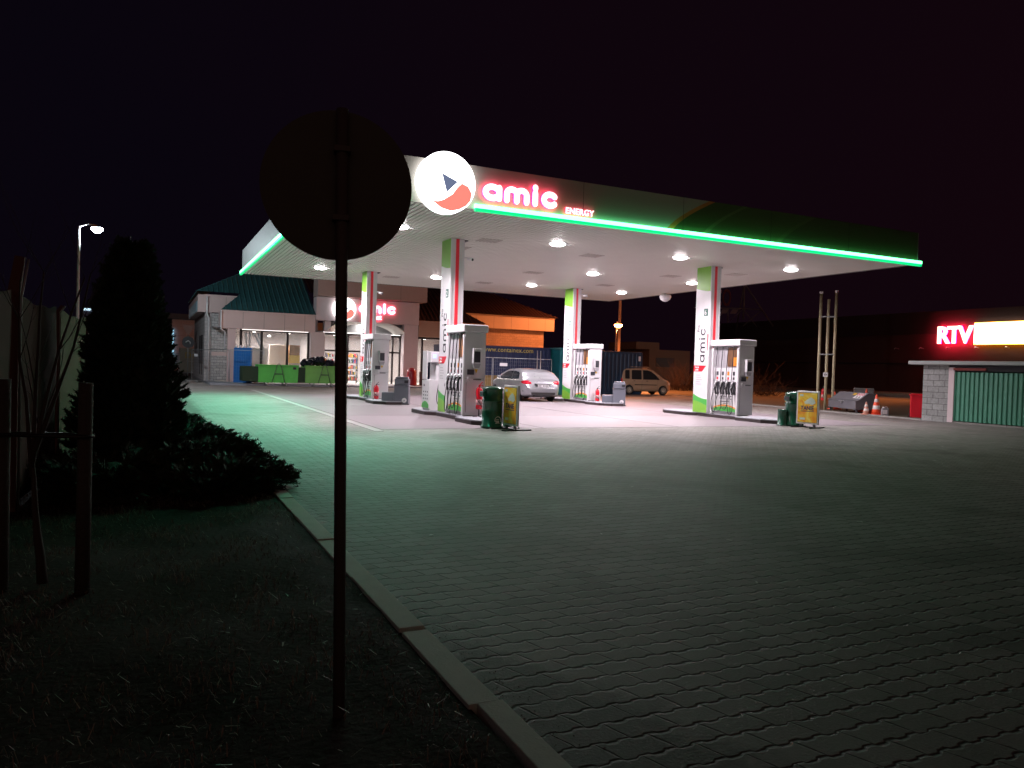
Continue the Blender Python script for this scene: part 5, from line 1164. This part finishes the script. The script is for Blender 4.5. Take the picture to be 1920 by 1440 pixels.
brush((44, 50, 0), 'dark bare brush right of the glowing brush', 80, 2.6, 3.5)
brush((36.5, 38, 0.1), 'low dim brush between minivan and rightmost column', 60, 1.2, 2.6)
t = thing('dome_camera', 'round white dome unit hanging from the far edge of the canopy', 'camera', (21.05, 28.4, CZ0)); g = MB(); g.lathe([(.05, 0), (.06, -.05), (.24, -.07), (.27, -.16), (.22, -.28), (.10, -.36), (.02, -.38)], (0, 0, 0), 24); g.build('dome', white, t)
for (x, y, z), lab in (((7.56+.47, 20.05, 4.47), 'small white camera high on the nearest column'), ((7.56+.47, 29.2, 4.2), 'small white camera on the column behind the sign pole'), ((16.77+.47, 29.2, 4.72), 'small white camera on the column behind the hatchback')):
    t = thing('security_camera', lab, 'camera', (x, y, z), 0, 'security cameras on the canopy columns'); g = MB(); g.cyl((-.07, .06, .03), (0.02, 0, .02), .02, seg=8); g.cyl((0.02, .04, 0), (.10, -.12, -.04), .045, seg=12); g.build('housing', white, t); g = MB(); g.cyl((.10, -.1205, -.04), (.108, -.135, -.043), .036, seg=12); g.build('lens', ink, t)

# ================================================================ LEFT HAND SIDE
t = thing('far_white_building', 'pale low building far left with a dark banner and wide windows', 'building', (0, 0, 0))
g = MB(); g.box(1.95, 12, 82, 92, 0, 5.2); g.build('wall', brickmat('pale_far_siding', (.40, .32, .31), (.38, .3, .3), (.2, .16, .16), 30, .45, .2), t)
g = MB(); g.box(1.2, 12.5, 81.4, 92, 5.2, 5.7); g.build('roof', darkroof, t)
g = MB(); g.box(2.0, 2.14, 81.8, 82.0, .6, 4.2); g.build('corner_light', E('cold_corner_light', (.35, .75, 1), 1.0), t)
t = thing('banner_fence', 'fence banner with lettering before the far pale building', 'banner', (2.05, 62.5, 0))
g = MB(); g.box(0, 2.9, 0, .04, .35, 1.15); g.box(0, 2.9, 0, .04, 1.2, 2.15); g.build('banner', M('dull_banner', (.22, .19, .15), .8, var=.15), t)
g = MB(); text(g, 'DariNN', NY((.35, -.002, 1.42)), .62, .004, .004, squash=1.05); g.build('lettering', M('ochre_print', (.30, .20, .04), .7), t)
g = MB()
for x in (0, 1.45, 2.88): g.cyl((x, .06, 0), (x, .06, 2.2), .035, seg=6)
g.tube([(0, .06, .3), (2.9, .06, .3)], .03, 6); g.build('post', steel, t)
t = thing('road_sign', 'yield triangle above a round sign seen from behind, far left by the shop', 'road sign', (2.1, 57.5, 0))
g = MB(); g.cyl((0.32, .03, 0), (.32, .03, 3.6), .03, seg=8); g.build('post', steel, t)
g = MB(); g.prism([(-.42, .74), (.42, .74), (0, 0)], NY((.32, -.02, 2.95)), .02); g.build('triangle', M('brownish_sign', (.28, .13, .10), .6), t)
g = MB(); g.lathe([(.40, 0), (.40, .02)], (.32, -.03, 2.52), 28, False, 'Y'); g.lathe([(.30, -.006), (.30, -.001)], (.32, -.03, 2.52), 28, False, 'Y'); dsk = g.build('disc', dgrey, t)
g = MB(); g.tube([(.15, -.06, 2.5), (.32, -.06, 2.62), (.45, -.06, 2.5), (.45, -.06, 2.38)], .04, 6); g.build('arrow', white, dsk)
coldp = M('concrete_lamp_post', (.45, .45, .46), .7, var=.2)
streetlamp('street_lamp', 'cold white street lamp on a concrete post far left', (-2.98, 40, 0), 7.25, None, (.80, .93, 1.0), 1300, 70, coldp, .72, .065, .26)
streetlamp('street_lamp', 'tiny distant white street lamp left of the dark conifer', (-5.6, 120, 0), 8.0, None, (1, .95, .9), 40, 40, coldp, .3, .08, .3)
t = thing('lit_station_roof', 'distant blue and white lit roof edge peeping past the fence end', 'building', (-8.3, 120, 0))
g = MB(); g.box(0, 3.0, 0, 4, 7.5, 7.8); g.build('roof_edge', E('cold_white_edge', (.6, .85, 1), 1.2), t)
g = MB(); g.box(0, 2.4, .1, 3.9, 6.3, 7.49); g.build('band', M('grey_blue_band', (.2, .2, .28), .6), t)
g = MB(); g.box(0, 1.7, 0, 3.9, 5.5, 6.29); g.build('blue_band', E('blue_sign_band', (.1, .35, 1), .9), t)
g = MB(); g.box(0, .3, 1, 1.3, 0, 5.49); g.box(1.3, 1.6, 1, 1.3, 0, 5.49); g.build('support', dgrey, t)

# fence with banners
postm = M('reddish_fence_post', (.13, .05, .045), .8, var=.2)
panm = M('taut_grey_fence_sheet', (0.095, 0.064, 0.055), .85, var=.15, scale=3, spec=0.1)
panm2 = M('olive_fence_sheet', (0.090, 0.082, 0.045), .85, var=.12, scale=3, spec=0.1)
FP = [(-1.32, 5.9), (-1.16, 8.5), (-1.04, 11.05), (-.90, 13.7)]
FLAB = ['fence post just left of the frame', 'reddish fence post with bent top, nearest in view', 'middle fence post between brown and olive sheets', 'last fence post beside the conifer']
for i, (x, y) in enumerate(FP):
    if i == 0: continue
    t = thing('fence_post', FLAB[i], 'fence post', (x, y, -.05), 0, 'posts of the left boundary fence')
    g = MB(); s = .07 if i == 1 else .03
    g.tube([(0, 0, 0), (0, 0, 2.02), (.05, 0, 2.40 if i == 1 else 2.1)], [s, s, s*.8], 4, False); g.build('shaft', postm, t)
    g = MB(); g.tube([(s*.92, -.01, 0), (s*.92, -.01, 2.0), (s*.92+.055, -.01, 2.38 if i == 1 else 2.1)], .012, 5); g.build('edge_rail', steel, t)
for i, (mat, lab) in enumerate(((panm, 'taut sheet of brown mesh in the fence at the far left edge of the frame'), (panm, 'taut brown sheet between the bent post and the middle post'), (panm2, 'taut olive sheet between middle post and last post'))):
    a = Vector((*FP[i], 0)); b_ = Vector((*FP[i+1], 0)); t = thing('fence_sheet', lab, 'fence sheet', a, math.atan2((b_-a).y, (b_-a).x), 'sheets of the left boundary fence')
    L = (b_-a).length-.16; g = MB(); nx, nz = 24, 14; V = {}
    for p in range(nx+1):
        for q in range(nz+1):
            u = p/nx; sag = .05*math.sin(u*PI)+.012*math.sin(u*17+i); z = .0+(2.02-sag)*q/nz
            V[p, q] = g.bm.verts.new((.08+u*L, .006*math.sin(u*9+q*.7+i*2), z))
    for p in range(nx):
        for q in range(nz): f = g.bm.faces.new([V[p, q], V[p+1, q], V[p+1, q+1], V[p, q+1]]); f.smooth = True
    sh_ = g.build('sheet', mat, t)
    md = sh_.modifiers.new('s', 'SOLIDIFY'); md.thickness = .006
# stakes and young tree
stm = M('weathered_stake_wood', (.07, .058, .052), .85, var=.3, scale=20, bump=.5)
ST = [(-.36, 5.55, 1.30, .045), (-.83, 5.75, 1.31, .045)]
SL = ['right wooden stake of the young tree support', 'left wooden stake at the frame edge']
for (x, y, h, r), l in zip(ST, SL):
    t = tag(MB().cyl((0, 0, -.1), (0, 0, h), r, r*.95, 14).build('wooden_stake', stm, None, (x, y, -.03)), l, 'stake', 'stakes around the young tree')
g = MB(); g.tube([(x, y, .93) for x, y in ((-.31, 5.53), (-.36, 5.495), (-.60, 5.60), (-.84, 5.695), (-.885, 5.75), (-.83, 5.81), (-.60, 5.75), (-.36, 5.61), (-.31, 5.57))], .013, 5)
tag(g.build('tree_strap', black), 'dark strap tied round the two stakes', 'strap')
t = thing('young_tree', 'leafless young tree with thin upright stems held between the stakes', 'tree', (-.60, 5.75, -.04))
barkm = M('young_bark', (.06, .045, .04), .85, var=.2)
g = MB(); br = []
def grow(p, d, l, r, dep):
    pts = [p]; dd = d.copy(); rr = [r]
    for k in range(5):
        dd = (dd+Vector((R.gauss(0, .06), R.gauss(0, .06), .05))).normalized(); p = p+dd*(l/5); pts.append(p); rr.append(r*(1-.14*(k+1)))
    br.append((pts, rr, dep))
    if dep < 3:
        for k in range(5 if dep < 2 else 4):
            i = R.randint(1, 5); a = R.random()*6.28; s = (dd+Vector((math.cos(a), math.sin(a), R.uniform(-.1, .3)))*R.uniform(.5, .9)).normalized()
            grow(pts[i], s, l*R.uniform(.3, .55), rr[i]*.42, dep+1)
base = Vector((0, 0, 0)); grow(base, Vector((.02, 0, 1)), .85, .034, 3)
top_ = br[-1][0][-1]
for d in ((-.10, 0, 1), (.14, 0, 1), (.36, .05, 1), (-.04, .1, 1)): grow(top_-Vector((0, 0, .25*R.random())), Vector(d).normalized(), 1.25, .018, 1)
for i, (pts, rr, dep) in enumerate(br):
    g.tube(pts, rr, 7 if i == 0 else 4)
    if i == 0: g.build('trunk', barkm, t); g = MB()
g.build('branches', barkm, t)
# conifer: needles sprays over an irregular cone
confm = M('conifer_foliage', (.028, .042, .026), .8, var=.4, scale=9)
def sprays(g, fn, n, l0, l1, w):
    for k in range(n):
        p, d = fn(); l = R.uniform(l0, l1); d = (d+Vector((R.gauss(0, .25), R.gauss(0, .25), R.gauss(0, .2)))).normalized(); s = d.cross(Vector((R.gauss(0, 1), R.gauss(0, 1), R.gauss(0, 1)))).normalized()
        q = p+d*l*.5; e = p+d*l; a = [g.bm.verts.new(v) for v in (p, q+s*w*l, e, q-s*w*l)]; g.bm.faces.new(a)
        for sgn in (-1, 1):
            for f_ in (.3, .55, .75):
                b0 = p+d*l*f_; dd = (d+s*sgn*.9).normalized(); ee = b0+dd*l*(.55-.35*f_); ss = d.cross(s)*w*l*.5
                a = [g.bm.verts.new(v) for v in (b0-d*.006, ee, b0+d*l*.10)]; g.bm.faces.new(a)
t = thing('conifer_tree', 'tall black silhouetted conifer left of the shop', 'tree', (-.22, 11.0, -.05))
def con():
    z = 2.86*R.random()**1.2; a = R.random()*2*PI
    rad = (.72*(1-z/2.98)**.58)*(1+.22*noise.noise(Vector((math.cos(a)*1.2+3, math.sin(a)*1.2, z*1.3)))+.13*noise.noise(Vector((math.cos(a)*4, math.sin(a)*4, z*5))))
    if z < .25: rad *= .8
    rr = rad*R.uniform(.55, 1.0)
    return Vector((rr*math.cos(a), rr*math.sin(a), z+.03)), Vector((math.cos(a), math.sin(a), .9)).normalized()
g = MB(); sprays(g, con, 9000, .08, .19, .16); g.build('crown', confm, t)
g = MB(); g.cyl((0, 0, 0), (0, 0, 2.8), .06, .01, 8); g.build('trunk', barkm, t)
g = MB(); b = bmesh.new(); bmesh.ops.create_icosphere(b, subdivisions=4, radius=1)
for v in b.verts:
    zz = (v.co.z+1)/2; rr = .55*(1-zz*.96)**.55+.01; h_ = Vector((v.co.x, v.co.y, 0)); h_ = h_.normalized()*rr if h_.length > 1e-5 else h_
    v.co = Vector((h_.x, h_.y, .1+zz*2.65))*1.0
g.add(b); g.build('inner_mass', confm, t)
# spreading junipers along the kerb
junm = M('juniper_foliage', (.032, .038, .018), .75, var=.4, scale=9)
def juniper(loc, label, rx, ry, h, n, seed, name='juniper_shrub'):
    rr = random.Random(seed); t = thing(name, label, 'shrub', loc, 0, 'spreading junipers by the kerb')
    arms = []
    for k in range(34):
        a = rr.random()*2*PI; e = rr.uniform(.15, 1.0); L = rr.uniform(.7, 1.0)
        arms.append((Vector((math.cos(a)*rx*L*.95, math.sin(a)*ry*L*.95, h*(1.15-.75*L)*e+.05)), a))
    g = MB(); gb = MB()
    for e, a in arms:
        mid = e*.5+Vector((0, 0, h*.28)); P = spline([(0, 0, .02), mid, e], 6)
        gb.tube(P, [.014*(1-.8*i/len(P)) for i in range(len(P))], 4)
        def fn():
            i = min(len(P)-2, int((len(P)-1)*rr.random()**.6)); p = P[i].lerp(P[i+1], rr.random()); d = (P[i+1]-P[i]).normalized()
            o = Vector((rr.gauss(0, .05), rr.gauss(0, .05), rr.gauss(0, .045)))
            return p+o, (d+Vector((rr.gauss(0, .35), rr.gauss(0, .35), .35+rr.gauss(0, .2)))).normalized()
        sprays(g, fn, n//34, .07, .18, .10)
        def tip():
            p = P[-1-rr.randrange(4)]; return p+Vector((rr.gauss(0, .04), rr.gauss(0, .04), rr.gauss(0, .03))), (Vector((e.x, e.y, 0)).normalized()*.8+Vector((0, 0, rr.uniform(.3, 1.3)))).normalized()
        sprays(g, tip, 26, .07, .15, .06)
    g.build('foliage', junm, t); gb.build('stems', barkm, t)
    # dense inner mass
    g = MB(); b = bmesh.new(); bmesh.ops.create_icosphere(b, subdivisions=4, radius=1)
    for v in b.verts:
        k = 1+.25*noise.noise(v.co*2.5+Vector((seed, 0, 0))); v.co = Vector((v.co.x*rx*.62*k, v.co.y*ry*.62*k, max(-.02, v.co.z*h*.55*k)))
    g.add(b); g.build('inner_mass', junm, t)
    return t
juniper((.78, 9.2, -.05), 'nearest spreading juniper reaching over the kerb stones', .72, .85, .34, 4200, 3)
juniper((.60, 10.6, -.05), 'spreading juniper behind the nearest one', .80, .95, .50, 4200, 5)
juniper((.40, 12.2, -.05), 'taller spreading juniper at the foot of the conifer, right side', .85, 1.0, .66, 4200, 8)
juniper((-.35, 9.4, -.05), 'dark low juniper in front of the conifer', .85, .9, .55, 3600, 11)
juniper((.20, 14.0, -.05), 'farthest spreading juniper beside the kerb', .8, 1.0, .72, 3000, 14)
# round sign seen from behind
t = thing('round_road_sign', 'big round traffic sign seen from its dark back on a steel pole', 'road sign', (.74, 3.15, 0), -.22)
g = MB(); g.tube([(.008, 0, -.3), (-.045, 0, 2.485)], .0245, 16); g.build('pole', M('dull_sign_pole', (.09, .07, .065), .6, var=.15, scale=20), t)
g = MB(); g.lathe([(.300, .030), (.303, .034), (.303, .052), (.298, .056)], (-.058, 0, 2.18), 72, False, 'Y')
g.lathe([(.303, .028), (.307, .028), (.307, .050), (.303, .050)], (-.058, 0, 2.18), 72, False, 'Y'); g.build('disc', M('dark_sign_back', (.05, .045, .04), .5, var=.15, scale=6), t)
g = MB()
for z in (2.04, 2.32): g = MB(); g.box(-.075, -.007, -.03, .029, z-.012, z+.012, .003); g.build('clamp', bpy.data.materials['dull_sign_pole'], t)
